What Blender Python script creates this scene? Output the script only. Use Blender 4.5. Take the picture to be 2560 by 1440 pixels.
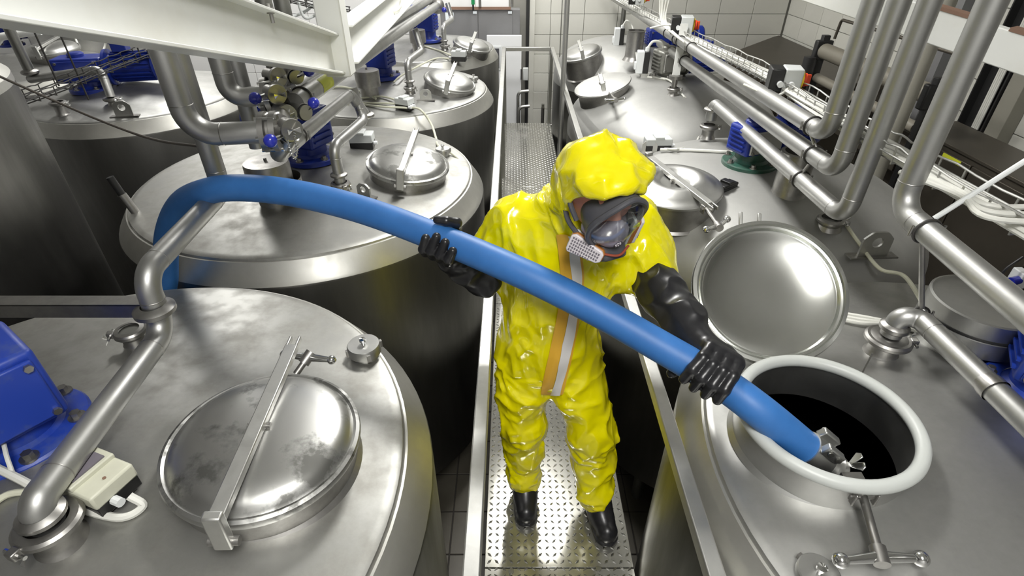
import bpy, bmesh, math, random
import numpy as np
from mathutils import Vector, Matrix, noise
from mathutils.bvhtree import BVHTree
random.seed(7)
for o in list(bpy.data.objects): bpy.data.objects.remove(o)
S = bpy.context.scene
C = S.collection
PI = math.pi

# ------------------------------------------------------------------ camera
FPX, PITCH, CAMZ = 1340.0, math.radians(34.6), 2.15
cam_d = bpy.data.cameras.new('camera'); cam = bpy.data.objects.new('camera', cam_d); C.objects.link(cam)
cam.location = (0, 0, CAMZ); cam.rotation_euler = (PI/2 - PITCH, 0, 0)
cam_d.sensor_width = 36.0; cam_d.lens = FPX/2560*36.0; cam_d.clip_start = 0.02; cam_d.clip_end = 60
S.camera = cam

# ------------------------------------------------------------------ world, lamps, exposure
w = bpy.data.worlds.new('world'); S.world = w; w.use_nodes = True
w.node_tree.nodes['Background'].inputs[0].default_value = (0.9, 0.95, 1.0, 1)
w.node_tree.nodes['Background'].inputs[1].default_value = 0.03
S.view_settings.view_transform = 'Standard'; S.view_settings.look = 'None'
S.view_settings.gamma = 1.0; S.view_settings.exposure = 0.0
S.view_settings.use_curve_mapping = False
# ceiling lamps of the hall, the second one added as front fill: (x, y, length along y, watts)
LAMPS = [(0.15, 3.40, 0.7, 92), (0.25, -0.55, 1.2, 82), (0.2, 6.6, 1.4, 70), (-3.6, 6.3, 1.5, 85), (-1.0, 6.9, 1.2, 32)]
LAMPZ = 3.40
for i, (lx, ly, ll, lw) in enumerate(LAMPS):
    ld = bpy.data.lights.new('lamp_light', 'AREA'); ld.shape = 'RECTANGLE'; ld.size = 0.55; ld.size_y = ll
    ld.energy = lw; ld.color = (1.0, 0.985, 0.955)
    lo = bpy.data.objects.new('lamp_light', ld); C.objects.link(lo); lo.location = (lx, ly, LAMPZ-0.075)
    if lw > 30:      # added uplights brighten the ceiling that the steel reflects
        lu = bpy.data.lights.new('fill_uplight', 'AREA'); lu.shape = 'RECTANGLE'; lu.size = 0.5; lu.size_y = ll; lu.energy = lw*0.30; lu.color = ld.color
        lo = bpy.data.objects.new('fill_uplight', lu); C.objects.link(lo); lo.location = (lx, ly, LAMPZ+0.055); lo.rotation_euler = (PI, 0, 0)

# ------------------------------------------------------------------ placing: a point of the photograph at a known height / distance / side
CS, SN = math.cos(PITCH), math.sin(PITCH)
def ray(px, py):
    u, v = (px-1280)/FPX, (py-720)/FPX
    return Vector((u, CS - v*SN, -(SN + v*CS)))
def Z(px, py, z):
    d = ray(px, py); t = (z-CAMZ)/d.z; return Vector((0, 0, CAMZ)) + d*t
def Y(px, py, y):
    d = ray(px, py); return Vector((0, 0, CAMZ)) + d*(y/d.y)
def X(px, py, x):
    d = ray(px, py); return Vector((0, 0, CAMZ)) + d*(x/d.x)
V = Vector

# ------------------------------------------------------------------ materials
MATS = {}
def mat(name, col, rough=0.5, metal=0.0, col2=None, nscale=6.0, bump=0.0, bscale=40.0, rvar=0.0, spec=0.5,
        stretch=(1, 1, 1), emit=0.0, alpha=None, coat=0.0, trans=0.0, lo=0.35, hi=0.7, det=6):
    m = bpy.data.materials.new(name); m.use_nodes = True; nt = m.node_tree; b = nt.nodes['Principled BSDF']
    b.inputs['Base Color'].default_value = (*col, 1); b.inputs['Roughness'].default_value = rough
    b.inputs['Metallic'].default_value = metal; b.inputs['Specular IOR Level'].default_value = spec
    b.inputs['Coat Weight'].default_value = coat; b.inputs['Coat Roughness'].default_value = 0.08
    b.inputs['Transmission Weight'].default_value = trans
    if emit:
        b.inputs['Emission Color'].default_value = (*col, 1); b.inputs['Emission Strength'].default_value = emit
    tc = nt.nodes.new('ShaderNodeTexCoord'); mp = nt.nodes.new('ShaderNodeMapping')
    mp.inputs['Scale'].default_value = stretch
    nt.links.new(tc.outputs['Object'], mp.inputs['Vector'])
    if col2 is not None or rvar:
        n = nt.nodes.new('ShaderNodeTexNoise'); n.inputs['Scale'].default_value = nscale; n.inputs['Detail'].default_value = det
        n.inputs['Roughness'].default_value = 0.62
        nt.links.new(mp.outputs[0], n.inputs['Vector'])
        r = nt.nodes.new('ShaderNodeMapRange'); r.inputs[1].default_value = lo; r.inputs[2].default_value = hi
        nt.links.new(n.outputs['Fac'], r.inputs[0])
        if col2 is not None:
            mx = nt.nodes.new('ShaderNodeMix'); mx.data_type = 'RGBA'
            mx.inputs[6].default_value = (*col, 1); mx.inputs[7].default_value = (*col2, 1)
            nt.links.new(r.outputs[0], mx.inputs[0]); nt.links.new(mx.outputs[2], b.inputs['Base Color'])
        if rvar:
            rr = nt.nodes.new('ShaderNodeMapRange'); rr.inputs[3].default_value = max(0.02, rough-rvar); rr.inputs[4].default_value = rough+rvar
            nt.links.new(r.outputs[0], rr.inputs[0]); nt.links.new(rr.outputs[0], b.inputs['Roughness'])
    if bump:
        n2 = nt.nodes.new('ShaderNodeTexNoise'); n2.inputs['Scale'].default_value = bscale; n2.inputs['Detail'].default_value = 3
        nt.links.new(mp.outputs[0], n2.inputs['Vector'])
        bm_ = nt.nodes.new('ShaderNodeBump'); bm_.inputs['Strength'].default_value = bump; bm_.inputs['Distance'].default_value = 0.004
        nt.links.new(n2.outputs['Fac'], bm_.inputs['Height']); nt.links.new(bm_.outputs[0], b.inputs['Normal'])
    MATS[name] = m
    return m
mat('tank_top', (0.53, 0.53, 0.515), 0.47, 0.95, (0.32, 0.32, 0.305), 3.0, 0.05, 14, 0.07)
mat('tank_top_worn', (0.44, 0.44, 0.42), 0.48, 0.95, (0.33, 0.325, 0.30), 8.0, 0.06, 30, 0.06, lo=0.4, hi=0.66)
mat('tank_dome', (0.46, 0.46, 0.445), 0.58, 0.75, (0.39, 0.39, 0.375), 3.0, 0.03, 10, 0.06)
mat('tank_side', (0.22, 0.217, 0.205), 0.42, 1.0, (0.17, 0.167, 0.157), 3.0, 0.04, 12, 0.06, stretch=(3, 3, 0.5))  # tank steel darkened, the shade between the tanks is put into its colour
mat('band', (0.58, 0.575, 0.54), 0.42, 0.88, (0.47, 0.465, 0.43), 4.0, 0.04, 20, 0.06)
mat('lid_steel', (0.52, 0.52, 0.505), 0.41, 1.0, (0.43, 0.43, 0.415), 5.0, 0.03, 12, 0.06)
mat('lid_stained', (0.50, 0.50, 0.485), 0.45, 1.0, (0.17, 0.17, 0.16), 8.0, 0.04, 20, 0.08, lo=0.52, hi=0.62)
mat('lid_inside', (0.82, 0.83, 0.80), 0.20, 1.0, (0.72, 0.73, 0.70), 3.0, 0.02, 6, 0.05)
mat('pipe_steel', (0.46, 0.46, 0.45), 0.45, 0.95, (0.40, 0.40, 0.385), 7.0, 0.03, 30, 0.06)
mat('fitting', (0.40, 0.39, 0.375), 0.42, 1.0, (0.28, 0.275, 0.26), 14.0, 0.03, 40, 0.07)
mat('chrome', (0.75, 0.75, 0.74), 0.12, 1.0)
mat('galv', (0.58, 0.58, 0.56), 0.45, 1.0, (0.50, 0.50, 0.48), 12.0, 0.05, 40, 0.08)
mat('post_steel', (0.30, 0.30, 0.28), 0.45, 1.0, (0.24, 0.24, 0.22), 6.0)
mat('deck', (0.35, 0.346, 0.318), 0.15, 0.7, (0.30, 0.296, 0.262), 2.5, 0.015, 25, 0.03)
mat('deck_lug', (0.62, 0.615, 0.58), 0.3, 1.0)  # same plate steel, paler to put the lug highlights into the colour
mat('white_paint', (0.80, 0.81, 0.78), 0.36, 0.0, (0.70, 0.69, 0.63), 3.0, 0.03, 20, lo=0.5, hi=0.85)
mat('white_plastic', (0.70, 0.72, 0.72), 0.42)
mat('grey_plastic', (0.55, 0.57, 0.56), 0.42)
mat('beige_plastic', (0.60, 0.60, 0.49), 0.42, 0, (0.52, 0.52, 0.42), 8)
mat('black_plastic', (0.012, 0.012, 0.012), 0.4)
mat('cable_white', (0.68, 0.68, 0.63), 0.45)
mat('cable_cream', (0.60, 0.60, 0.48), 0.5)
mat('wire_dark', (0.035, 0.033, 0.03), 0.5)
mat('rope', (0.07, 0.06, 0.05), 0.7)
mat('motor_blue', (0.012, 0.035, 0.30), 0.38, 0, (0.008, 0.022, 0.20), 9.0, 0.05, 40)
mat('motor_blue_worn', (0.016, 0.05, 0.36), 0.4, 0, (0.10, 0.13, 0.24), 9.0, 0.06, 30, lo=0.55, hi=0.8)
mat('motor_grey', (0.33, 0.33, 0.30), 0.45, 0.6, (0.2, 0.2, 0.18), 18.0)
mat('flange_green', (0.015, 0.09, 0.06), 0.4, 0, (0.06, 0.10, 0.08), 18.0)
mat('ball_blue', (0.02, 0.03, 0.38), 0.25, coat=0.4)
mat('hose_blue', (0.036, 0.160, 0.45), 0.5, 0, (0.026, 0.130, 0.38), 9.0, 0.08, 24)
mat('suit_yellow', (0.84, 0.765, 0.0), 0.20, 0, (0.81, 0.71, 0.0), 3.0, 0.03, 16, coat=0.6)
mat('zip_white', (0.72, 0.70, 0.68), 0.45)
mat('zip_orange', (0.75, 0.42, 0.04), 0.42)
mat('rubber_black', (0.012, 0.012, 0.014), 0.30, 0, (0.02, 0.02, 0.022), 14, 0.04, 26, spec=0.45)
mat('skin', (0.60, 0.27, 0.20), 0.5, 0, (0.52, 0.21, 0.16), 18)
mat('mask_grey', (0.07, 0.07, 0.08), 0.38)
mat('mask_cup', (0.30, 0.27, 0.33), 0.42)
mat('mask_red', (0.28, 0.06, 0.03), 0.4)
mat('filter_white', (0.66, 0.62, 0.65), 0.5)
mat('filter_brown', (0.36, 0.14, 0.025), 0.45)
mat('filter_hole', (0.16, 0.145, 0.17), 0.6)
mat('gasket_white', (0.50, 0.52, 0.50), 0.42)
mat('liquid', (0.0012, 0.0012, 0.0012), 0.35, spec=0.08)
mat('label_yellow', (0.62, 0.66, 0.04), 0.5)
mat('knob_red', (0.75, 0.07, 0.02), 0.35)
mat('knob_yellow', (0.85, 0.60, 0.02), 0.4)
mat('tile', (0.66, 0.655, 0.60), 0.24, 0, (0.61, 0.605, 0.55), 1.3, spec=0.5)
mat('tile_white', (0.78, 0.78, 0.77), 0.24, 0, (0.74, 0.74, 0.73), 1.3)
mat('grout', (0.24, 0.235, 0.21), 0.8)
mat('ceiling', (0.82, 0.82, 0.80), 0.7)
mat('floor_tile', (0.13, 0.12, 0.095), 0.42, 0, (0.10, 0.09, 0.07), 4.0)
mat('floor_grout', (0.05, 0.045, 0.04), 0.8)
mat('door_white', (0.80, 0.81, 0.82), 0.35)
mat('locker_grey', (0.23, 0.23, 0.235), 0.42, 0.2, (0.20, 0.20, 0.205), 2.0)
mat('machine_brown', (0.055, 0.045, 0.033), 0.45, 0.35, (0.07, 0.06, 0.045), 3.0)  # right-hand machine colours darkened to stand in for the dim corner there
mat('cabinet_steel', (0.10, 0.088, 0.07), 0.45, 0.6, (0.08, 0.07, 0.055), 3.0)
mat('roller_beige', (0.19, 0.175, 0.14), 0.5)
mat('dark_frame', (0.02, 0.02, 0.02), 0.5)
mat('column_paint', (0.26, 0.25, 0.21), 0.5)
mat('brown_edge', (0.22, 0.13, 0.09), 0.6)
mat('paper', (0.75, 0.80, 0.83), 0.6)
mat('green_plastic', (0.01, 0.22, 0.07), 0.4)
mat('lamp_glow', (1, 0.99, 0.96), 0.5, emit=2.0)
mat('visor', (0.9, 0.93, 0.93), 0.05)
_nt = MATS['visor'].node_tree; _tr = _nt.nodes.new('ShaderNodeBsdfTransparent'); _gl = _nt.nodes.new('ShaderNodeBsdfGlossy'); _lw = _nt.nodes.new('ShaderNodeLayerWeight'); _fr = _nt.nodes.new('ShaderNodeMapRange'); _mx = _nt.nodes.new('ShaderNodeMixShader')
_tr.inputs[0].default_value = (0.93, 0.95, 0.95, 1); _gl.inputs['Roughness'].default_value = 0.04; _lw.inputs[0].default_value = 0.25; _fr.inputs[3].default_value = 0.03; _fr.inputs[4].default_value = 0.38; _nt.links.new(_lw.outputs['Facing'], _fr.inputs[0])
_nt.links.new(_fr.outputs[0], _mx.inputs[0]); _nt.links.new(_tr.outputs[0], _mx.inputs[1]); _nt.links.new(_gl.outputs[0], _mx.inputs[2])
_nt.links.new(_mx.outputs[0], _nt.nodes['Material Output'].inputs[0])

# ------------------------------------------------------------------ mesh builder
def frame(axis, hint=None):
    a = V(axis).normalized(); h = V(hint) if hint is not None else (V((0, 0, 1)) if abs(a.z) < 0.9 else V((1, 0, 0)))
    x = h.cross(a)
    if x.length < 1e-6: x = V((1, 0, 0)).cross(a)
    x.normalize(); y = a.cross(x)
    return x, y, a
def smooth_path(pts, n=8, closed=False):
    P = [V(p) for p in pts]; out = []
    k = len(P)
    for i in range(k-1):
        p0 = P[i-1] if i > 0 else P[i]*2-P[i+1]; p1, p2 = P[i], P[i+1]; p3 = P[i+2] if i+2 < k else P[i+1]*2-P[i]
        for j in range(n):
            t = j/n
            out.append(0.5*((2*p1)+(p2-p0)*t+(2*p0-5*p1+4*p2-p3)*t*t+(3*p1-p0-3*p2+p3)*t**3))
    out.append(P[-1]); return out
def bend(pts, r, n=7):
    P = [V(p) for p in pts]; out = [P[0]]
    for i in range(1, len(P)-1):
        a = (P[i-1]-P[i]); b = (P[i+1]-P[i]); la, lb = a.length, b.length; a /= la; b /= lb
        ang = math.acos(max(-1, min(1, a.dot(b)))); d = min(r/math.tan(ang/2) if ang > 0.05 else 0, 0.48*la, 0.48*lb)
        if ang > 3.0: out.append(P[i]); continue
        rr = d*math.tan(ang/2); c = P[i] + (a+b).normalized()*(rr/math.sin(ang/2))
        s, e = P[i]+a*d-c, P[i]+b*d-c; tot = PI-ang; ax = s.cross(e).normalized()
        for j in range(n+1): out.append(c + Matrix.Rotation(tot*j/n, 3, ax) @ s)
    out.append(P[-1]); return out
class MB:
    def __init__(s): s.v = []; s.f = []; s.sm = []
    def add(s, vs, fs, smooth=True):
        o = len(s.v); s.v += [tuple(p) for p in vs]; s.f += [tuple(i+o for i in f) for f in fs]; s.sm += [smooth]*len(fs); return s
    def box(s, c, size, ax=None):
        c = V(c); hx, hy, hz = (d/2 for d in size)
        ax = ax or (V((1, 0, 0)), V((0, 1, 0)), V((0, 0, 1)))
        vs = [c+ax[0]*(hx*i)+ax[1]*(hy*j)+ax[2]*(hz*k) for k in (-1, 1) for j in (-1, 1) for i in (-1, 1)]
        return s.add(vs, [(0, 2, 3, 1), (4, 5, 7, 6), (0, 1, 5, 4), (2, 6, 7, 3), (0, 4, 6, 2), (1, 3, 7, 5)], False)
    def beam(s, a, b, w, h, up=(0, 0, 1)):
        a, b = V(a), V(b); d = (b-a); L = d.length; d.normalize(); x = d.cross(V(up)).normalized(); u = x.cross(d)
        return s.box((a+b)/2, (w, L, h), (x, d, u))
    def tube(s, pts, r, n=12, closed=False, caps=True, hint=None):
        P = [V(p) for p in pts]; k = len(P); rs = r if isinstance(r, (list, tuple)) else [r]*k
        vs = []; x = None
        for i, p in enumerate(P):
            if closed: t = (P[(i+1) % k]-P[i-1])
            else: t = P[min(i+1, k-1)]-P[max(i-1, 0)]
            t = t.normalized() if t.length > 1e-9 else V((0, 0, 1))
            if x is None: x, y, _ = frame(t, hint)
            else:
                x = (x - t*x.dot(t)); x = x.normalized() if x.length > 1e-6 else frame(t)[0]; y = t.cross(x)
            for j in range(n):
                a = 2*PI*j/n; vs.append(p + (x*math.cos(a)+y*math.sin(a))*rs[i])
        fs = []
        for i in range(k if closed else k-1):
            for j in range(n):
                a = i*n+j; b = i*n+(j+1) % n; i2 = (i+1) % k
                fs.append((a, b, i2*n+(j+1) % n, i2*n+j))
        s.add(vs, fs)
        if caps and not closed:
            o = len(s.v)-len(vs)
            s.f.append(tuple(o+j for j in range(n))[::-1]); s.f.append(tuple(o+(k-1)*n+j for j in range(n))); s.sm += [False, False]
        return s
    def cyl(s, a, b, r, n=20, r2=None): return s.tube([a, b], [r, r if r2 is None else r2], n)
    def lathe(s, prof, c=(0, 0, 0), axis=(0, 0, 1), n=48, smooth=True, hint=None):
        x, y, a = frame(axis, hint); c = V(c); vs = []; k = len(prof)
        for (r, z) in prof:
            for j in range(n):
                t = 2*PI*j/n; vs.append(c+a*z+(x*math.cos(t)+y*math.sin(t))*r)
        fs = [(i*n+j, i*n+(j+1) % n, (i+1)*n+(j+1) % n, (i+1)*n+j) for i in range(k-1) for j in range(n)]
        return s.add(vs, fs, smooth)
    def sphere(s, c, r, n=16, sc=(1, 1, 1), ax=None):
        prof = [(max(1e-5, math.sin(PI*i/(n//2))), -math.cos(PI*i/(n//2))) for i in range(n//2+1)]
        ax = ax or (V((1, 0, 0)), V((0, 1, 0)), V((0, 0, 1))); c = V(c); vs = []
        for (q, z) in prof:
            for j in range(n):
                t = 2*PI*j/n; vs.append(c+ax[0]*(q*math.cos(t)*r*sc[0])+ax[1]*(q*math.sin(t)*r*sc[1])+ax[2]*(z*r*sc[2]))
        k = len(prof)
        return s.add(vs, [(i*n+j, i*n+(j+1) % n, (i+1)*n+(j+1) % n, (i+1)*n+j) for i in range(k-1) for j in range(n)])
    def torus(s, c, axis, R, r, n=40, m=10):
        x, y, a = frame(axis); c = V(c)
        return s.tube([c+(x*math.cos(2*PI*i/n)+y*math.sin(2*PI*i/n))*R for i in range(n)], r, m, closed=True)
    def prism(s, poly, c, ax, t):
        # poly in (ax0, ax1), extruded +-t/2 along ax2
        c = V(c); k = len(poly)
        vs = [c+ax[0]*p[0]+ax[1]*p[1]+ax[2]*(d*t/2) for d in (-1, 1) for p in poly]
        fs = [tuple(range(k))[::-1], tuple(range(k, 2*k))]+[(i, (i+1) % k, k+(i+1) % k, k+i) for i in range(k)]
        return s.add(vs, fs, False)
ORG = {}
def finish(o, label, cat, group=None, kind=None):
    if label: o['label'] = label
    if cat: o['category'] = cat
    if group: o['group'] = group
    if kind: o['kind'] = kind
    return o
def thing(name, label, cat, loc, group=None, kind=None):
    o = bpy.data.objects.new(name, None); C.objects.link(o); o.location = loc; o.empty_display_size = 0.05
    ORG[o.name] = V(loc); return finish(o, label, cat, group, kind)
def build(mb, name, m, parent=None, loc=None, bevel=0.0, label=None, seg=2, fixn=False):
    org = ORG[parent.name] if parent is not None else V(loc if loc is not None else (0, 0, 0))
    me = bpy.data.meshes.new(name)
    me.from_pydata([(p[0]-org.x, p[1]-org.y, p[2]-org.z) for p in mb.v], [], mb.f)
    me.polygons.foreach_set('use_smooth', mb.sm)
    if fixn:
        bm = bmesh.new(); bm.from_mesh(me); bmesh.ops.recalc_face_normals(bm, faces=bm.faces); bm.to_mesh(me); bm.free()
    me.materials.append(MATS[m] if isinstance(m, str) else m); me.update(); me.set_sharp_from_angle(angle=0.6)
    o = bpy.data.objects.new(name, me); C.objects.link(o)
    if parent is not None: o.parent = parent
    else: o.location = org
    ORG[o.name] = org
    if bevel:
        bv = o.modifiers.new('bevel', 'BEVEL'); bv.width = bevel; bv.segments = seg; bv.limit_method = 'ANGLE'; bv.angle_limit = 0.6
    if label: o['label'] = label
    return o
def single(mb, name, m, label, cat, loc, group=None, bevel=0.0, kind=None, fixn=False):
    return finish(build(mb, name, m, None, loc, bevel, fixn=fixn), label, cat, group, kind)

# ------------------------------------------------------------------ room shell
FLOORZ, CEILZ, WB, WR, WL, WF = -1.2, 3.6, 8.0, 3.70, -7.6, -2.6
def slab(name, c, size, m): return finish(build(MB().box(c, size), name, m, None, c), None, None, None, 'structure')
floor = slab('floor', ((WL+WR)/2, (WB+WF)/2, FLOORZ-0.05), (WR-WL+0.4, WB-WF+0.4, 0.1), 'floor_grout')
slab('ceiling', ((WL+WR)/2, (WB+WF)/2, CEILZ+0.05), (WR-WL+0.4, WB-WF+0.4, 0.1), 'ceiling')
wall_back = slab('wall_back', ((WL+WR)/2, WB+0.06, 1.2), (WR-WL+0.4, 0.1, 4.8), 'grout')
wall_right = slab('wall_right', (WR+0.06, (WB+WF)/2, 1.2), (0.1, WB-WF+0.4, 4.8), 'grout')
slab('wall_left', (WL-0.06, (WB+WF)/2, 1.2), (0.1, WB-WF+0.4, 4.8), 'tile_white')
slab('wall_front', ((WL+WR)/2, WF-0.06, 1.2), (WR-WL+0.4, 0.1, 4.8), 'tile_white')
def tile_mesh(sx, sy, sz, m, b=0.0025):
    bm = bmesh.new(); bmesh.ops.create_cube(bm, size=1.0)
    for v in bm.verts: v.co = V((v.co.x*sx, v.co.y*sy, v.co.z*sz))
    bmesh.ops.bevel(bm, geom=bm.edges[:], offset=b, segments=1, affect='EDGES')
    me = bpy.data.meshes.new('tile'); bm.to_mesh(me); bm.free(); me.materials.append(MATS[m]); return me
def put(me, parent, loc, name='tile'):
    o = bpy.data.objects.new(name, me); C.objects.link(o); o.parent = parent; o.location = V(loc)-ORG[parent.name]; return o
TW, TH = 0.45, 0.252
zr0 = 2.15-0.132*8.0-TH*9      # a grout line of the photograph lies 1.056 m below the camera
# right part of the back wall: warm tiles that can be told apart
tm = tile_mesh(TW-0.006, 0.02, TH-0.006, 'tile'); tm2 = tile_mesh(TW-0.006, 0.02, TH-0.006, 'tile_white'); tm3 = tile_mesh(0.02, TW-0.006, TH-0.006, 'tile')
BX0 = 0.24
n = 0
xg = 3.67
while xg > BX0+0.3:
    for r in range(0, 14): put(tm, wall_back, (xg-TW/2, WB+0.004, zr0+TH*(r+0.5)))
    xg -= TW
tme = tile_mesh(xg-BX0-0.006, 0.02, TH-0.006, 'tile')
for r in range(0, 14): put(tme, wall_back, ((xg+BX0)/2, WB+0.004, zr0+TH*(r+0.5)))
xg = BX0-0.28
for i in range(17):
    for r in range(5, 14): put(tm2, wall_back, (xg-TW/2-TW*i, WB+0.014, zr0+TH*(r+0.5)))
for i in range(13):
    for r in range(1, 14): put(tm3, wall_right, (WR+0.004, WB-TW/2-TW*i, zr0+TH*(r+0.5)))
# floor tiles seen beside the walkway
fm = tile_mesh(0.292, 0.292, 0.012, 'floor_tile')
for i in range(-3, 6):
    for j in range(0, 24): put(fm, floor, (i*0.3+0.05, 0.2+j*0.3, FLOORZ+0.002))
# a dark jamb between the two parts of the back wall, a white sliding door, the steel lockers
trim = finish(build(MB().box((BX0-0.03, WB-0.03, 0.9), (0.04, 0.08, 4.2)), 'trim_1', 'dark_frame', None, (BX0-0.03, WB-0.03, -1.2)), None, None, None, 'structure')
trim2 = finish(build(MB().box((BX0+0.03, WB-0.02, 0.9), (0.07, 0.06, 4.2)), 'trim_2', 'tile', None, (BX0+0.03, WB-0.02, -1.2)), None, None, None, 'structure')
dl, dr = Y(1217, 88, WB-0.36), Y(1304, 88, WB-0.36)
door = thing('door_1', None, None, ((dl.x+dr.x)/2, WB-0.36, FLOORZ), kind='structure')
build(MB().box(((dl.x+dr.x)/2, WB-0.36, (FLOORZ+dl.z)/2), (dr.x-dl.x, 0.05, dl.z-FLOORZ)), 'door_leaf', 'door_white', door, bevel=0.004)
wa, wb = Y(1229, 116, WB-0.39), Y(1253, 175, WB-0.39)
build(MB().box(((wa.x+wb.x)/2, WB-0.387, (wa.z+wb.z)/2), (wb.x-wa.x, 0.012, wa.z-wb.z)), 'window_frame', 'white_plastic', door)
build(MB().box(((wa.x+wb.x)/2, WB-0.395, (wa.z+wb.z)/2), (wb.x-wa.x-0.05, 0.006, wa.z-wb.z-0.05)), 'window_pane', 'mask_grey', door)
h0 = Y(1314, 185, WB-0.38)
build(MB().box(h0, (0.07, 0.05, 0.16)), 'door_latch', 'grey_plastic', door, bevel=0.006)
build(MB().box(h0+V((-0.06, -0.02, 0)), (0.015, 0.03, 0.13)), 'door_handle', 'dark_frame', door)
la, lb = Y(1100, 24, 7.75), Y(1300, 24, 7.75)
loc_ = thing('steel_locker', 'tall grey double-door locker standing against the far wall', 'locker', ((la.x+lb.x)/2, 7.82, FLOORZ))
build(MB().box(((la.x+lb.x)/2, 7.84, (FLOORZ+la.z)/2), (lb.x-la.x, 0.2, la.z-FLOORZ)), 'locker_body', 'locker_grey', loc_, bevel=0.004)
mid = Y(1194, 24, 7.74).x
for (a, b) in ((la.x, mid), (mid, Y(1282, 24, 7.74).x)):
    d = build(MB().box(((a+b)/2, 7.735, (FLOORZ+la.z)/2), (b-a-0.014, 0.012, la.z-FLOORZ-0.03)), 'locker_door', 'locker_grey', loc_, bevel=0.003)
build(MB().beam((la.x, 7.72, la.z+0.02), (lb.x-0.12, 7.72, la.z+0.02), 0.03, 0.03), 'door_track', 'brown_edge', loc_)
pp = Y(1124, 41, 7.72); build(MB().box(pp, (0.11, 0.004, 0.09)), 'paper_note', 'paper', loc_, label='pale blue paper note')
for q in ((1187, 31), (1275, 31)): build(MB().box(Y(*q, 7.722), (0.05, 0.006, 0.03)), 'door_tag', 'paper', loc_)
for q in ((1200, 17), (1083, 17), (1280, 17)):
    build(MB().cyl(Y(*q, 7.70), Y(*q, 7.70)+V((0, 0, 0.09)), 0.018), 'track_hanger', 'fitting', loc_)
g0 = Y(1183, 22, 7.62)
t = thing('cleaning_tool', 'green-handled tool hanging down in front of the grey locker', 'tool', g0)
build(MB().cyl(g0+V((0, 0, 0.05)), g0+V((0, 0, 0.5)), 0.022), 'grip', 'green_plastic', t); build(MB().cyl(g0-V((0, 0, 0.02)), g0+V((0, 0, 0.06)), 0.012), 'tip', 'black_plastic', t)

# ceiling lamps (out of frame; the one behind the viewpoint is added front fill)
for i, (lx, ly, ll, lw) in enumerate(LAMPS):
    pos = ['above the worker', 'behind the viewpoint, added as front fill in place of a flash', 'near the far wall', 'in the far left corner', 'above the far left tank row'][i]
    t = thing('ceiling_lamp', 'long white ceiling lamp hanging '+pos, 'lamp', (lx, ly, LAMPZ))
    build(MB().box((lx, ly, LAMPZ), (0.62, ll+0.08, 0.1)), 'housing', 'white_paint', t)
    build(MB().box((lx, ly, LAMPZ-0.052), (0.56, ll, 0.01)), 'diffuser', 'lamp_glow', t)
    for sgn in (-1, 1): build(MB().cyl((lx, ly+sgn*ll*0.35, LAMPZ+0.05), (lx, ly+sgn*ll*0.35, CEILZ), 0.008), 'hanger', 'galv', t)

# ------------------------------------------------------------------ walkway with its rails
WX, WWID, WY0, WY1 = 0.19, 0.60, -0.6, 6.83
wk = thing('walkway', 'raised walkway of bare checker plate running between the two tank rows', 'walkway', (WX, 3, -0.02))
cuts = [WY0, 1.135, 2.93, 4.85, WY1]
for a, b in zip(cuts, cuts[1:]):
    build(MB().box((WX, (a+b)/2, -0.006), (WWID, b-a-0.004, 0.012)), 'deck_plate', 'deck', wk, bevel=0.002)
mb = MB(); step = 0.029; iy = 0
ax_a = (V((1, 1, 0)).normalized(), V((-1, 1, 0)).normalized())
y = WY0+0.02
while y < WY1-0.01:
    for ix in range(20):
        x = WX-WWID/2+0.018+ix*0.0297
        if x > WX+WWID/2-0.012: continue
        k = (ix+iy) % 2; d = ax_a[k]; e = ax_a[1-k]; c = V((x, y, 0.0))
        L, W_, H_ = 0.0135, 0.0055, 0.0026
        if y < 3.2:
            vs = [c-d*L, c-e*W_, c+d*L, c+e*W_, c-d*L*0.5+V((0, 0, H_)), c+d*L*0.5+V((0, 0, H_))]
            mb.add(vs, [(0, 1, 4), (1, 2, 5), (1, 5, 4), (2, 3, 5), (3, 0, 4), (3, 4, 5)], True)
        else:
            vs = [c-d*L, c-e*W_, c+d*L, c+e*W_, c+V((0, 0, H_))]
            mb.add(vs, [(0, 1, 4), (1, 2, 4), (2, 3, 4), (3, 0, 4)], True)
    y += step; iy += 1
tp = build(mb, 'tread_pattern', 'deck_lug', wk, label='raised diamond tread pattern'); tp['kind'] = 'stuff'
for q in ((1278, 1428), (1496, 1422)):
    p = Z(*q, 0.001); build(MB().lathe([(0.011, 0.0), (0.011, 0.002), (0.004, 0.0025), (1e-4, 0.0025)], p), 'deck_screw', 'post_steel', wk)
for sx in (-1, 1): build(MB().beam((WX+sx*0.26, WY0, -0.05), (WX+sx*0.26, WY1, -0.05), 0.05, 0.076), 'side_beam', 'post_steel', wk)
for yy in (0.5, 2.25, 4.4, 6.5):
    for sx in (-1, 1):
        build(MB().beam((WX+sx*0.24, yy, FLOORZ), (WX+sx*0.24, yy, -0.05), 0.05, 0.05, up=(0, 1, 0)), 'support_leg', 'dark_frame', wk)
        build(MB().beam((WX+sx*0.24, yy, -0.16), (WX+sx*0.29, yy+0.3, -0.62), 0.03, 0.03, up=(0, 1, 0)), 'support_brace', 'dark_frame', wk)
RZ = 0.90
for sx, side in ((-1, 'left'), (1, 'right')):
    xr = WX+sx*0.285
    hr = thing('handrail', 'galvanised square-tube handrail on the %s side of the walkway' % side, 'handrail', (xr, 3, 0))
    build(MB().beam((xr, WY0, RZ-0.02), (xr, WY1, RZ-0.02), 0.042, 0.042), 'top_rail', 'galv', hr, bevel=0.004)
    for yy in (0.35, 3.42, 5.1, WY1-0.02):
        build(MB().beam((xr-sx*0.005, yy, 0.0), (xr-sx*0.005, yy, RZ-0.04), 0.038, 0.038, up=(0, 1, 0)), 'post', 'post_steel', hr, bevel=0.003)
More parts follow.
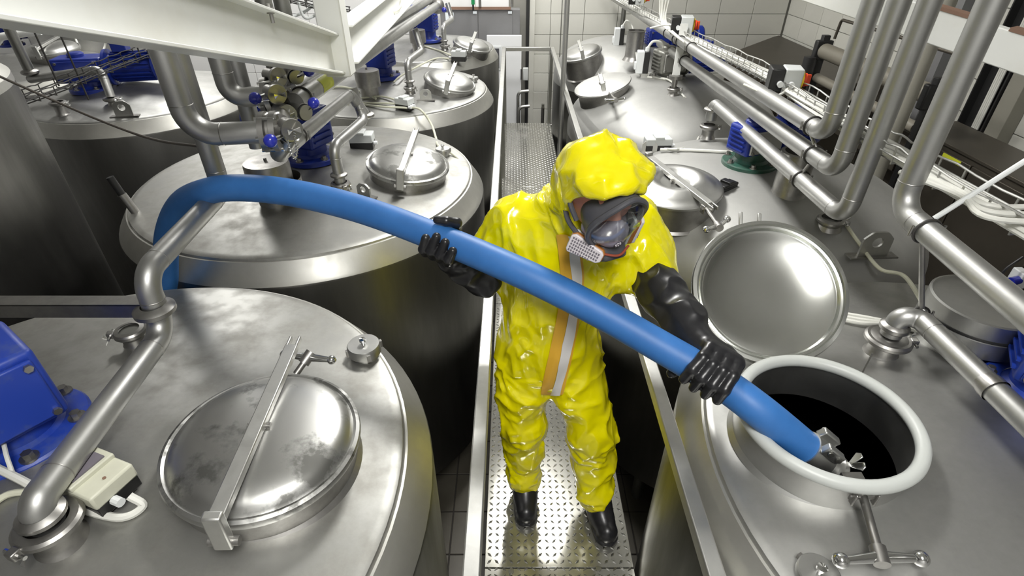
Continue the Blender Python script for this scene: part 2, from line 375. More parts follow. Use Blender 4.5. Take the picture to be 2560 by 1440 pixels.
gt = thing('end_bar', 'pale crossbar closing the far end of the walkway between the handrails', 'rail', (WX, WY1, RZ))
build(MB().beam((WX-0.262, WY1-0.02, RZ-0.02), (WX+0.262, WY1-0.02, RZ-0.02), 0.042, 0.042), 'crossbar', 'galv', gt, bevel=0.004)
# stair handrails beyond the walkway
for q0, q1, q2, nm in (((1295, 308), (1295, 230), (1322, 227), 'upper bent steel stair handrail in front of the white door'), ((1297, 312), (1297, 268), (1324, 265), 'lower bent steel stair handrail in front of the white door')):
    yy = 7.25 if 'upper' in nm else 7.1
    a, b, c = Y(*q0, yy), Y(*q1, yy), Y(*q2, yy); a.z = FLOORZ; a.x = b.x
    single(MB().tube(bend([a, b, c], 0.06), 0.02), 'stair_handrail', 'pipe_steel', nm, 'handrail', a)
a, b = Y(1357, 305, 7.2), Y(1357, 272, 7.2); a.z = FLOORZ; a.x = b.x
t = thing('wall_tap', 'small steel standpipe at the end of the walkway beside the tiled wall', 'pipe', a)
build(MB().tube(bend([a, b, b+V((0.0, 0, 0.02))], 0.01), 0.022), 'standpipe', 'fitting', t)
build(MB().box(b+V((0, -0.01, 0.04)), (0.035, 0.05, 0.05)), 'valve_block', 'post_steel', t); build(MB().cyl(b+V((0, 0, -0.22)), b+V((0.14, 0, -0.22)), 0.018), 'side_branch', 'fitting', t)

# ------------------------------------------------------------------ tanks
TR = 0.875
def surf_cone(r): return 0.94+(0.80-r)*0.14
def surf_dome(r): return 0.64+0.40*max(0.0, 1-(min(r, TR)/TR)**2.8)**(1/2.2)
TANKS = {}
def tank(key, label, cx, cy, style='cone', hole=None, top='tank_top', dz=0.0, R=TR, legs=True):
    t = thing('storage_tank', label, 'tank', (cx, cy, FLOORZ), 'round steel storage tanks along the walkway')
    c = V((cx, cy, 0)); sh = 0.835+dz; bot = -0.85; s = R/TR
    if style == 'cone':
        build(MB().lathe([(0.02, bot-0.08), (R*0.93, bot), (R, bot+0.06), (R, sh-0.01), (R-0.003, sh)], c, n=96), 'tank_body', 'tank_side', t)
        build(MB().lathe([(R-0.003, sh), (R-0.009, sh+0.012), (s*0.818, sh+0.092), (s*0.812, sh+0.093), (s*0.808, sh+0.088)], c, n=96), 'shoulder_band', 'band', t)
        zf = lambda r: surf_cone(r/s)+dz
        prof_r = [s*0.810, s*0.806, s*0.797, s*0.78, s*0.6, s*0.4, s*0.2, 0.0]
        prof = [(prof_r[0], zf(s*.8)-0.016), (prof_r[1], zf(s*.8)-0.004)]+[(r, zf(r)) for r in prof_r[2:]]
    else:
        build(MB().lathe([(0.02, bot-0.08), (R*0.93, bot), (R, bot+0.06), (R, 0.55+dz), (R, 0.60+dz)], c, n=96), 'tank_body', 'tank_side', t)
        zf = lambda r: surf_dome(r/s)+dz
        prof = [(R, 0.60+dz)]+[(r*s*TR, zf(r*s*TR)) for r in (1.0, 0.998, 0.993, 0.985, 0.97, 0.95, 0.92, 0.88, 0.83, 0.76, 0.68, 0.58, 0.46, 0.32, 0.16, 0.0)]
    if hole is None:
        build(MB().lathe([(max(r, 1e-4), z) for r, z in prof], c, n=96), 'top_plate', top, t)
    else:
        hc, hr = hole; nn = 96; vs = []; fs = []
        rings = [(None, r, z) for r, z in prof[:3]]
        for _, r, z in rings:
            for j in range(nn): a = 2*PI*j/nn; vs.append((cx+r*math.cos(a), cy+r*math.sin(a), z))
        r0 = prof[2][0]
        for k in range(1, 9):
            f = k/8
            for j in range(nn):
                a = 2*PI*j/nn; o_ = V((cx+r0*math.cos(a), cy+r0*math.sin(a), 0)); i_ = V((hc.x+hr*math.cos(a), hc.y+hr*math.sin(a), 0))
                p = o_.lerp(i_, f); p.z = zf((p-c).length); vs.append(p)
        for i in range(3+8-1):
            for j in range(nn): fs.append((i*nn+j, i*nn+(j+1) % nn, (i+1)*nn+(j+1) % nn, (i+1)*nn+j))
        build(MB().add(vs, fs), 'top_plate', top, t)
    if legs:
        for a in (45, 135, 225, 315):
            p = c+V((math.cos(math.radians(a)), math.sin(math.radians(a)), 0))*R*0.8
            build(MB().cyl(p+V((0, 0, FLOORZ)), p+V((0, 0, bot+0.06)), 0.04), 'leg', 'post_steel', t)
    TANKS[key] = (t, c, zf); return t
def top_at(key, p): t, c, zf = TANKS[key]; return zf((V((p.x, p.y, 0))-c).length)
def on(key, px, py):
    z = 0.97
    for _ in range(6): p = Z(px, py, z); z = max(0.86, top_at(key, p))
    return Z(px, py, z)
hatchC = Z(2068, 1040, 1.06)
tank('L1', 'nearest tank left of the walkway, with a stained closed lid and a round screw cap', -1.20, 0.86, top='tank_top_worn', R=0.98)
tank('L2', 'second tank left of the walkway, under the blue hose arc, with a closed lid', -1.145, 2.88, top='tank_top_worn', R=0.98)
tank('L3', 'third tank left of the walkway, with a cable-wired switch box on its top', -1.06, 4.80, R=0.90)
tank('L4', 'farthest tank left of the walkway, in front of the grey locker', -1.03, 6.62)
tank('R1', 'nearest tank right of the walkway, its hatch open with the hose inside', 1.46, 0.90, hole=(hatchC, 0.208), top='tank_top', R=0.98)
tank('R2', 'second tank right of the walkway, behind the worker, with a spun-ring lid', 1.375, 2.78, style='dome', dz=0.02, top='tank_dome')
tank('R3', 'third tank right of the walkway, smooth domed top with a flat pale lid', 1.36, 4.64, style='dome', top='tank_dome')
tank('R4', 'farthest tank right of the walkway, domed and close to the tiled wall', 1.36, 6.52, style='dome', top='tank_dome')
tank('LL2', 'tank in the outer left row, carrying a blue gear motor below the cable tray', -3.15, 4.66)
tank('LL3', 'tank in the far left corner with a broad closed lid', -4.95, 5.60)
# tall tank at the left edge, drum behind
t = thing('tall_tank', 'tall dark steel tank cut off by the left edge of the picture', 'tank', (-3.2, 2.28, FLOORZ))
build(MB().lathe([(0.02, -0.95), (0.88, -0.85), (0.88, 1.48)], (-3.2, 2.28, 0), n=96), 'tank_body', 'tank_side', t)
build(MB().lathe([(0.88, 1.48), (0.878, 1.52), (0.80, 1.60), (0.4, 1.68), (1e-4, 1.70)], (-3.2, 2.28, 0), n=96), 'top_plate', 'band', t)
for a in (45, 135, 225, 315):
    p = V((-3.2+0.7*math.cos(math.radians(a)), 2.28+0.7*math.sin(math.radians(a)), 0)); build(MB().cyl(p+V((0, 0, FLOORZ)), p+V((0, 0, -0.8)), 0.04), 'leg', 'post_steel', t)
t = thing('tall_drum', 'large pale grey steel drum at the far left behind the lidded tank', 'tank', (-5.2, 7.25, FLOORZ))
build(MB().lathe([(0.02, -1.15), (0.63, -1.15), (0.63, 1.36), (0.66, 1.37), (0.66, 1.44), (0.63, 1.46)], (-5.2, 7.25, 0), n=72), 'drum_wall', 'lid_steel', t)
build(MB().lathe([(0.63, 1.45), (0.4, 1.48), (1e-4, 1.50)], (-5.2, 7.25, 0), n=72), 'drum_top', 'lid_steel', t)

# ------------------------------------------------------------------ hatches
def hatch(key, c, D, neck_h, tilt=0.0, lid='lid_steel', style='dome', bar=None, bar_h=0.035, thandle=None, barlen=1.10, hook=True, ty=0.08):
    t = TANKS[key][0]; n_ = V((math.sin(tilt), -math.sin(ty), math.cos(tilt))).normalized(); R = D/2
    build(MB().lathe([(R*0.93+0.012, -neck_h), (R*0.93, -neck_h+0.012), (R*0.93, -0.014), (R*0.955, -0.010)], c, n_, 64), 'hatch_neck', 'fitting', t)
    if style == 'dome':
        prof = [(R*0.95, -0.018), (R*0.99, -0.016), (R, -0.006), (R*0.99, 0.004), (R*0.955, 0.008), (R*0.925, 0.005), (R*0.90, 0.010), (R*0.87, 0.022), (R*0.78, 0.034), (R*0.6, 0.044), (R*0.3, 0.050), (1e-4, 0.052)]
    elif style == 'ring':
        prof = [(R*0.95, -0.02), (R, -0.014), (R, -0.004), (R*0.97, 0.002), (R*0.90, 0.004), (R*0.80, 0.018), (R*0.62, 0.040), (R*0.52, 0.044), (R*0.42, 0.036), (R*0.33, 0.020), (R*0.30, 0.017), (1e-4, 0.016)]
    else:
        prof = [(R*0.95, -0.016), (R*1.03, -0.008), (R*1.05, 0.0), (R*1.03, 0.006), (R*0.8, 0.010), (1e-4, 0.014)]
    L = build(MB().lathe(prof, c, n_, 72), 'lid', lid, t)
    if bar is not None:
        d = V(bar); d = (d-n_*d.dot(n_)).normalized(); sd = n_.cross(d).normalized(); top = prof[-1][1]+bar_h
        a, b = c-d*R*barlen+n_*top, c+d*R*(barlen+0.10)+n_*top
        wv = D*0.075; m = MB().box((a+b)/2, (wv, (b-a).length, 0.022), (sd, d, n_))
        build(m, 'clamp_bar', 'galv', L, bevel=0.003)
        m = MB().box(a-d*0.004-n_*(top+0.01)/2+n_*0.006, (wv*1.12, 0.022, top+0.05), (sd, d, n_)); build(m, 'bar_hinge', 'galv', L, bevel=0.004)
        build(MB().cyl(a-n_*(top+0.01)-sd*wv*0.9, a-n_*(top+0.01)+sd*wv*0.9, 0.011), 'hinge_pin', 'fitting', L)
        if hook:
            for k in (-1, 1): build(MB().box(b+d*0.018+sd*wv*0.36*k, (wv*0.22, 0.045, 0.02), (sd, d, n_)), 'fork_tip', 'galv', L, bevel=0.003)
        for k in (-1, 1): build(MB().cyl(c+n_*(top-0.01)+sd*wv*0.5*k, c+n_*(top-0.01)+sd*(wv*0.5+0.01)*k, 0.008), 'rivet', 'fitting', L)
        build(MB().cyl(c+n_*(prof[-1][1]-0.01), c+n_*(top-0.008), 0.022), 'bar_pivot', 'fitting', L)
    return L
def t_handle(parent, a, b, d, half, r=0.009, ball=0.02, droop=0.0):
    a, b, d = V(a), V(b), V(d).normalized()
    build(MB().cyl(a, b, r), 'screw_rod', 'fitting', parent)
    nb = (b-a).normalized()
    build(MB().cyl(b-nb*0.022, b+nb*0.018, r*1.7), 'handle_hub', 'fitting', parent)
    for k in (-1, 1):
        e = b+d*half*k-nb*droop
        build(MB().tube([b, b.lerp(e, 0.15), e], [r*1.3, r*1.25, r*0.8]), 'handle_arm', 'chrome', parent)
        build(MB().sphere(e, ball), 'handle_ball', 'chrome', parent)
def eye_bracket(parent, c, d, s=0.02):
    for k in (-1, 1): build(MB().box(V(c)+V(d).normalized()*s*k, (0.006, 0.03, 0.04), (V(d).normalized(), V((0, 0, 1)).cross(V(d)).normalized(), V((0, 0, 1)))), 'bracket_ear', 'fitting', parent, bevel=0.003)
    build(MB().cyl(V(c)-V(d).normalized()*(s+0.008), V(c)+V(d).normalized()*(s+0.008), 0.008), 'bracket_pin', 'fitting', parent)
cL1 = Z(660, 1100, 1.06)
hatch('L1', cL1, 0.475, 0.095, 0.05, 'lid_stained', 'dome', bar=Z(745, 885, 1.1)-Z(585, 1265, 1.1), bar_h=0.012, ty=0.0)
p0 = Z(752, 905, 1.06); ph = Z(770, 893, 1.07)
t_handle(TANKS['L1'][0], Z(740, 935, 1.04), ph, Z(838, 897, 1.07)-Z(722, 884, 1.07), 0.075, 0.010, 0.014)
cL2 = Z(1020, 408, 1.05); hatch('L2', cL2, 0.45, 0.115, 0.13, 'lid_stained', 'dome', bar=Z(1040, 350, 1.1)-Z(995, 455, 1.1), bar_h=0.015)
cL3 = Z(1125, 203, 1.04); hatch('L3', cL3, 0.435, 0.13, 0.24, 'lid_steel', 'dome', bar=Z(1138, 180, 1.05)-Z(1118, 225, 1.05), bar_h=0.012)
cL4 = Z(1180, 112, 1.02); hatch('L4', cL4, 0.42, 0.13, 0.26, 'lid_steel', 'dome', bar=Z(1186, 98, 1.05)-Z(1174, 125, 1.05), bar_h=0.012)
cR2 = Z(1687, 462, 1.07); hatch('R2', cR2, 0.46, 0.15, -0.04, 'lid_steel', 'ring', bar=Z(1770, 510, 1.1)-Z(1630, 415, 1.1), bar_h=0.02)
b2 = Z(1766, 522, 1.07); eye_bracket(TANKS['R2'][0], b2, (1, 0.3, 0)); hb = Z(1796, 566, 1.075)
t_handle(TANKS['R2'][0], b2, hb, Z(1830, 550, 1.07)-Z(1766, 582, 1.07), 0.075, 0.010, 0.016, 0.02)
cR3 = Z(1506, 212, 1.03); hatch('R3', cR3, 0.445, 0.21, -0.27, 'lid_steel', 'flat', bar=Z(1497, 185, 1.05)-Z(1508, 222, 1.05), bar_h=0.02, barlen=0.5)
b3 = Z(1527, 236, 1.02); eye_bracket(TANKS['R3'][0], b3, (1, 0, 0), 0.014)
t_handle(TANKS['R3'][0], b3, on('R3', 1538, 262)+V((0, 0, 0.035)), (1, 0.15, 0), 0.075, 0.010, 0.011, 0.025)
cR4 = Z(1454, 133, 0.985); hatch('R4', cR4, 0.43, 0.22, -0.28, 'lid_steel', 'dome', bar=Z(1447, 120, 1.0)-Z(1456, 145, 1.0), bar_h=0.012, barlen=0.9)
cLL = Z(130, 122, 1.09); hatch('LL3', cLL, 0.48, 0.09, 0.0, 'lid_steel', 'dome', bar=Z(160, 105, 1.1)-Z(100, 128, 1.1), bar_h=0.012)
# the open hatch
tR1 = TANKS['R1'][0]
build(MB().lathe([(0.230, -0.10), (0.218, -0.085), (0.216, 0.0), (0.208, 0.0), (0.206, -0.09), (0.205, -0.115)], hatchC-V((0, 0, 0.012)), n=72), 'hatch_neck', 'lid_steel', tR1)
build(MB().torus(hatchC, (0, 0, 1), 0.217, 0.0175, 72, 12), 'rim_gasket', 'gasket_white', tR1, label='thick white sealing ring')
lq = build(MB().lathe([(TR-0.02, 0.62), (0.4, 0.621), (1e-4, 0.621)], (1.46, 0.90, 0), n=64), 'liquid_surface', 'liquid', tR1, label='black liquid')
build(MB().lathe([(TR-0.012, -0.7), (TR-0.012, 0.80), (0.79, 0.92)], (1.46, 0.90, 0), n=64), 'dark_inner_skin', 'liquid', tR1)  # added black wall standing in for the dark of the tank interior
# black sheet added below the top plate so the interior stays dark
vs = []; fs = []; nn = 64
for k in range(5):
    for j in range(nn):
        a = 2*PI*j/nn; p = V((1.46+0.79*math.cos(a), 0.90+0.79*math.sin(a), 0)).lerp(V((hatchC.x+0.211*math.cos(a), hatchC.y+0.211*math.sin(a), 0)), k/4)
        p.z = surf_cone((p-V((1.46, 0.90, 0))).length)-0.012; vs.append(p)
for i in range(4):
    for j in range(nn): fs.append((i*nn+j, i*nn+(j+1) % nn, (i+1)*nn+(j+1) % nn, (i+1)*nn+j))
build(MB().add(vs, fs), 'dark_inner_skin', 'liquid', tR1)
cb = Z(2125, 1003, 0.93); build(MB().cyl(cb+V((0.01, 0.02, 0.0)), cb+V((0.03, 0.04, 0.16)), 0.0025), 'dip_rod', 'fitting', tR1); build(MB().sphere(cb, 0.008, 10), 'rod_end', 'chrome', tR1)
# opened lid, leaning back on its hinge
lc = Z(1921, 728, 1.155); el = math.radians(50)
ln = V((-0.10, -math.cos(el), math.sin(el))).normalized()      # the inside looks up and towards the walkway end
R = 0.243
def _dish(q): return -0.040+0.038*(q/0.865)**2.6
prof = [(max(1e-4, R*0.865*i/60), _dish(0.865*i/60)+(0.00035 if i % 2 else -0.00035)) for i in range(60)]+[(R*0.865, -0.002), (R*0.885, 0.010), (R*0.90, 0.004), (R*0.925, 0.006), (R*0.94, 0.014), (R*0.985, 0.014), (R, 0.004), (R*1.0, -0.006), (R*0.985, -0.014), (R*0.90, -0.012), (R*0.84, -0.020), (R*0.7, -0.034), (R*0.4, -0.044), (1e-4, -0.048)]
L = build(MB().lathe(prof, lc, ln, 96), 'lid', 'lid_inside', tR1, label='opened lid showing its polished inside')
x_, y_, _ = frame(ln)
up_ = (V((0, 0, 1))-ln*ln.z).normalized(); sd_ = ln.cross(up_)
for k in (-1, 1):
    build(MB().box(lc-up_*(R*1.02)+sd_*0.035*k-ln*0.01, (0.012, 0.07, 0.02), (sd_, up_, ln)), 'hinge_arm', 'fitting', L, bevel=0.003)
    build(MB().box(lc+up_*(R*1.03)+sd_*(0.03*k+0.055)-ln*0.012, (0.012, 0.05, 0.012), (sd_, up_, ln)), 'fork_tip', 'galv', L, bevel=0.003)
build(MB().cyl(lc-up_*(R*1.08)-sd_*0.06-ln*0.01, lc-up_*(R*1.08)+sd_*0.06-ln*0.01, 0.009), 'hinge_pin', 'fitting', L)
b1 = Z(2157, 1240, 1.02); eye_bracket(tR1, b1, (1, 0, 0), 0.026)
build(MB().beam(b1+V((0, 0.0, 0.0)), b1+V((0, 0.06, 0.005)), 0.05, 0.01), 'bracket_plate', 'fitting', tR1)
t_handle(tR1, b1, Z(2200, 1392, 1.005), Z(2296, 1392, 1.0)-Z(2120, 1396, 1.0), 0.088, 0.010, 0.0175, -0.006)

# ------------------------------------------------------------------ pipe helpers
def u_clamp(parent, p, axis, r, tab=True):
    build(MB().torus(p, axis, r+0.003, 0.0035, 28, 6), 'pipe_clamp', 'wire_dark', parent)
    if tab:
        x, y, a = frame(axis)
        for k in (-1, 1):
            q = V(p)+x*(r+0.012)*k; build(MB().cyl(q-y*0.014, q+y*0.018, 0.004, 8), 'clamp_bolt', 'fitting', parent)
def ferrule(parent, p, axis, r, name='pipe_ferrule', h=0.02, R=None, m='fitting'):
    R = R or r*1.5; a = V(axis).normalized()
    build(MB().lathe([(r*0.98, -h), (R*0.86, -h*0.7), (R, -h*0.35), (R, h*0.35), (R*0.86, h*0.7), (r*0.98, h)], p, a, 32), name, m, parent)
def nozzle(key, p, r=0.034, hgt=0.07, clampR=None, axis=(0, 0, 1), wing=None, m='fitting'):
    """short stub on a tank top with a clamp ring, a part of the tank"""
    t = TANKS[key][0] if isinstance(key, str) else key
    a = V(axis)
    st = build(MB().lathe([(r+0.012, -0.012), (r+0.003, 0.004), (r, 0.012), (r, hgt-0.012), (r*1.18, hgt-0.004), (r*1.18, hgt)], p, a, 32), 'nozzle', m, t)
    cR = clampR or r*1.32
    build(MB().lathe([(r, hgt-0.004), (cR*0.9, hgt-0.002), (cR, hgt+0.004), (cR, hgt+0.014), (cR*0.9, hgt+0.02), (r*0.95, hgt+0.022)], p, a, 32), 'clamp_ring', m, st)
    w = V(wing or (1, -0.4, 0)).normalized(); q = V(p)+w*(cR+0.006)+a*(hgt+0.009)
    build(MB().box(q, (0.022, 0.022, 0.022), (w, a.cross(w), a)), 'clamp_lug', m, st, bevel=0.003)
    build(MB().cyl(q-a.cross(w)*0.026, q+a.cross(w)*0.03, 0.005, 8), 'clamp_screw', 'chrome', st)
    for k in (-1, 1): build(MB().prism([(0, 0), (0.018, 0.007), (0.018, -0.007)], q+a.cross(w)*0.028, ((w*0.6+a*0.8*k).normalized(), a.cross(w), w.cross(a.cross(w)).normalized()), 0.004), 'wing', 'chrome', st)
    return st
def lug(key, p, d=(1, 0, 0), s=0.05, hole=0.018):
    """lifting lug: octagon plate with a hole"""
    t = TANKS[key][0]; d = V(d).normalized(); up = V((0, 0, 1)); nrm = d.cross(up)
    out = [(-s, 0), (s, 0), (s, s*1.3), (s*0.5, s*1.8), (-s*0.5, s*1.8), (-s, s*1.3)]
    mb = MB(); cc = V(p)+up*s*1.05; nn = 24; vs = []; th = 0.005
    def edge(ang):
        dx, dz = math.cos(ang), math.sin(ang); best = 9
        for i in range(6):
            a, b = out[i], out[(i+1) % 6]; a = (a[0], a[1]-s*1.05); b = (b[0], b[1]-s*1.05)
            ex, ez = b[0]-a[0], b[1]-a[1]; den = dx*ez-dz*ex
            if abs(den) < 1e-9: continue
            tt = (a[0]*ez-a[1]*ex)/den; uu = (a[0]*dz-a[1]*dx)/den
            if tt > 0 and -1e-6 <= uu <= 1+1e-6: best = min(best, tt)
        return best
    for side in (-1, 1):
        for j in range(nn):
            a = 2*PI*j/nn; vs.append(cc+(d*math.cos(a)+up*math.sin(a))*hole+nrm*th*side)
        for j in range(nn):
            a = 2*PI*j/nn; vs.append(cc+(d*math.cos(a)+up*math.sin(a))*edge(a)+nrm*th*side)
    fs = []
    for j in range(nn):
        k = (j+1) % nn
        fs += [(j, nn+j, nn+k, k), (2*nn+j, 2*nn+k, 3*nn+k, 3*nn+j), (nn+j, 3*nn+j, 3*nn+k, nn+k), (j, k, 2*nn+k, 2*nn+j)]
    mb.add(vs, fs, False); build(mb, 'lifting_lug', 'galv', t)
    build(MB().box(V(p)+up*0.002, (s*3.2, 0.05, 0.006), (d, nrm, up)), 'lug_pad', 'fitting', t)
def pipe(name, label, pts, r=0.033, br=0.06, seams=True, m='pipe_steel', n=20):
    P = [V(p) for p in pts]; t = thing(name, label, 'pipe', P[0])
    build(MB().tube(bend(P, br, 9), r, n), 'pipe_run', m, t)
    if seams:
        for i in range(1, len(P)-1):
            for q in (P[i-1], P[i+1]):
                d = (q-P[i]); L = d.length
                if L > br*1.6 and (P[i-1]-P[i]).angle(P[i+1]-P[i]) < 2.8:
                    c = P[i]+d.normalized()*min(br*1.15, L*0.49); build(MB().torus(c, d, r-0.0008, 0.0018, 24, 6), 'weld_seam', 'fitting', t)
    return t
def cable(label, pts, r=0.006, m='cable_white', group=None, name='power_cable'):
    P = smooth_path(pts, 8); return single(MB().tube(P, r, 8), name, m, label, 'cable', P[0], group)

# ------------------------------------------------------------------ right-hand pipes
xa = 1.19
V1b = Y(2068, 338, 1.99); e1 = Z(1528, -8, 1.43); e1 = Y(1528, -8, 7.85)
p1 = pipe('process_pipe', 'topmost of the three stacked steel pipes right of the worker, leftmost riser', [V((V1b.x, V1b.y, 3.5)), V1b, e1], 0.034, 0.075)
V2b = Y(2093, 430, 1.87); e2 = Y(1650, 108, 5.2)
p2 = pipe('process_pipe', 'middle of the three stacked steel pipes, second riser from the left', [V((V2b.x, V2b.y, 3.5)), V2b, e2], 0.034, 0.075)
V3b = Y(2112, 545, 1.77); e3 = Y(1785, 258, 3.23); e3b = on('R2', 1778, 395)
p3 = pipe('process_pipe', 'lowest of the three stacked steel pipes, dropping onto the tank behind the worker', [V((V3b.x, V3b.y, 3.5)), V3b, e3, V((e3.x, e3.y, e3b.z+0.10))], 0.033, 0.07)
n3 = V((e3.x, e3.y, e3b.z)); ferrule(p3, n3+V((0, 0, 0.16)), (0, 0, 1), 0.033, h=0.014, R=0.05)
nozzle('R2', n3, 0.036, 0.05, 0.055)
V4b = Y(2248, 520, 1.48); e4 = X(2600, 815, 1.18); e4 = V4b+(e4-V4b)*5.0
p4 = pipe('process_pipe', 'rightmost riser bending forward into a fat steel pipe at the right edge', [V((V4b.x, V4b.y, 3.5)), V4b, e4], 0.034, 0.075)
n5 = on('R1', 2204, 880); top5 = X(2262, 760, 1.25); e5 = X(2700, 1180, 1.25); e5 = top5+(e5-top5)*4.0
p5 = pipe('process_pipe', 'steel pipe leaving an elbow on the open tank towards the lower right', [n5+V((0, 0, 0.075)), V((n5.x, n5.y, top5.z)), top5.lerp(e5, 0.03), e5], 0.031, 0.06)
d5 = (e5-top5).normalized()
ferrule(p5, n5+V((0, 0, 0.105)), (0, 0, 1), 0.024, h=0.018, R=0.042)
nz = nozzle('R1', n5, 0.045, 0.045, 0.068, wing=(1, -0.2, 0)); build(MB().lathe([(0.062, 0.06), (0.05, 0.068), (0.02, 0.07), (0.016, 0.10)], n5, n=32), 'reducer', 'fitting', nz)
u_clamp(p5, top5.lerp(e5, 0.025), d5, 0.031); u_clamp(p4, V4b.lerp(e4, 0.05), e4-V4b, 0.034)
build(MB().lathe([(0.026, -0.045), (0.0345, 0.0), (0.0345, 0.02)], top5.lerp(e5, 0.145), d5, 24), 'weld_seam', 'fitting', p5)
for f in (0.0, 0.31, 0.36): u_clamp(p1, V1b.lerp(e1, 0.02+f), e1-V1b, 0.034)
for f in (0.40, 0.45): u_clamp(p1, V1b.lerp(e1, f), e1-V1b, 0.034, False)
for f in (0.06, 0.72): u_clamp(p2, V2b.lerp(e2, f), e2-V2b, 0.034)
u_clamp(p3, V3b.lerp(e3, 0.24), e3-V3b, 0.033)
# rods joining the clamps
def rod(label, a, b, r=0.007, m='fitting', name='support_rod', cat='rod', group=None): return single(MB().cyl(a, b, r, 10), name, m, label, cat, a, group)
rod('thin steel rod holding the lowest stacked pipe under the middle one', V3b.lerp(e3, 0.24)+V((0, 0, 0.03)), V2b.lerp(e2, 0.06)-V((0, 0, 0.03)))
rod('thin steel rod holding the middle stacked pipe under the topmost one', V2b.lerp(e2, 0.06)+V((0, 0, 0.03)), V1b.lerp(e1, 0.02)-V((0, 0, 0.03)))
h4 = V4b.lerp(e4, 0.05)
rod('slanted steel rod between the two pipes at the right edge', top5.lerp(e5, 0.025)+V((0, 0, 0.03)), h4-V((0, 0, 0.03)), 0.008)
rod('pale round support rod rising past the cable tray at the right edge', h4+V((0.02, 0.02, 0.03)), h4+V((0.02, 0.02, 0.03))+(Y(2590, 385, 1.35)-h4-V((0.02, 0.02, 0.03)))*4.0, 0.0075, 'white_plastic')
rod('thin grey rod leaning beside the lowest pipe elbow', Z(1748, 372, 0.92), Y(1784, 252, 3.34), 0.007, 'post_steel')
# flat white post over the third tank
pa, pb = Y(1676, 92, 4.55), Y(1668, 188, 4.55)
n6 = on('R3', 1673, 222)+V((0, -0.12, 0)); n6.z = top_at('R3', n6)
t = thing('pipe_post', 'flat white upright carrying the stacked pipes above the third right tank', 'post', n6)
build(MB().beam(V((n6.x, n6.y, n6.z+0.12)), V((n6.x, n6.y, 1.52)), 0.055, 0.012, up=(0, 1, 0)), 'flat_bar', 'white_paint', t)
build(MB().lathe([(0.022, 0.02), (0.022, 0.11), (0.05, 0.118), (0.05, 0.14), (0.022, 0.145)], n6, n=28), 'post_socket', 'fitting', t)
nozzle('R3', n6, 0.034, 0.03, 0.05)
# slim vertical pole from floor to ceiling
pl = Y(1408, 200, 4.9)
single(MB().cyl((pl.x, pl.y, FLOORZ), (pl.x, pl.y, CEILZ), 0.022), 'roof_pole', 'pipe_steel', 'slim steel pole rising beside the third right tank up to the ceiling', 'pole', (pl.x, pl.y, FLOORZ))
pl = Y(1556, 60, 7.5)
single(MB().cyl((pl.x, pl.y, FLOORZ), (pl.x, pl.y, 2.3), 0.03), 'roof_pole', 'post_steel', 'thicker grey pole in front of the far tiled wall behind the pipes', 'pole', (pl.x, pl.y, FLOORZ))
pl = Y(1402, 80, 7.9)
single(MB().cyl((pl.x, pl.y, 0.3), (pl.x, pl.y, 1.7), 0.006), 'wall_cable', 'post_steel', 'thin wire running up the far tiled wall', 'cable', (pl.x, pl.y, 0.3))

# ------------------------------------------------------------------ cable trays
def tray(label, path, wd, ht, m, step=0.1, rw=0.0035, side=None):
    P = [V(p) for p in path]; t = thing('cable_tray', label, 'cable tray', P[0])
    full = smooth_path(P, 12); sd = [V(side)]*len(full) if side else None
    if sd is None:
        sd = []
        for i in range(len(full)):
            d = (full[min(i+1, len(full)-1)]-full[max(i-1, 0)]); sd.append(d.cross(V((0, 0, 1))).normalized())
    up = V((0, 0, 1))
    for k, (a, b) in enumerate(((-1, 1), (1, 1), (-1, 0.45), (1, 0.45), (-0.5, 0), (0.5, 0))):
        wav = 0.004 if b == 1 else 0.0
        build(MB().tube([p+s*(wd/2*a)+up*(ht*b+wav*math.sin(i*1.9)) for i, (p, s) in enumerate(zip(full, sd))], rw, 6), 'long_wire', m, t)
    acc = 0.0; nxt = 0.03
    for i in range(1, len(full)):
        L = (full[i]-full[i-1]).length
        while acc+L > nxt:
            f = (nxt-acc)/L; p = full[i-1].lerp(full[i], f); s = sd[i]
            build(MB().tube([p-s*wd/2+up*ht, p-s*wd/2, p+s*wd/2, p+s*wd/2+up*ht], rw, 5), 'cross_wire', m, t); nxt += step
        acc += L
    return t, full, sd
tp_ = [Y(2640, 668, 1.18), Z(2450, 520, 1.47), Z(2150, 345, 1.49), Z(1900, 190, 1.46), Z(1700, 88, 1.41), Z(1560, 10, 1.39), Y(1503, -30, 7.5)]
tp_[0] = tp_[1]+(tp_[1]-tp_[2])*3.5
tr, full, sd = tray('wire cable tray full of white cables beside the stacked right-hand pipes', tp_, 0.085, 0.055, 'galv', 0.09)
up = V((0, 0, 1)); rnd = random.Random(3)
for k in range(9):
    a0 = -0.034+0.068*(k % 5)/4; z0 = 0.012 if k < 5 else 0.026; ph1 = rnd.random()*6
    pts = [p+s*(a0+0.010*math.sin(i*0.35+ph1))+up*(z0+0.003*math.sin(i*0.5+ph1*2)) for i, (p, s) in enumerate(zip(full, sd))]
    single(MB().tube(pts, 0.0075, 7), 'tray_cable', 'cable_white', 'white cable lying in the right-hand wire tray', 'cable', pts[0], 'white cables in the right-hand wire tray')
q0 = Z(1652, 70, 1.44)
for k in range(7):
    a = V((q0.x-0.09+0.024*k, q0.y+0.02*(k % 3), 2.35)); b = V((q0.x-0.045+0.014*k, q0.y+0.01*(k % 2), 1.72)); c = q0+V((-0.02+0.006*k, -0.06, 0.06)); d = q0+V((0.01, -0.35-0.05*k, 0.01))
    cable('white cable dropping from above into the right-hand tray', [a, b, c, d], 0.0065, 'cable_white', 'white cables dropping into the right-hand tray', 'drop_cable')
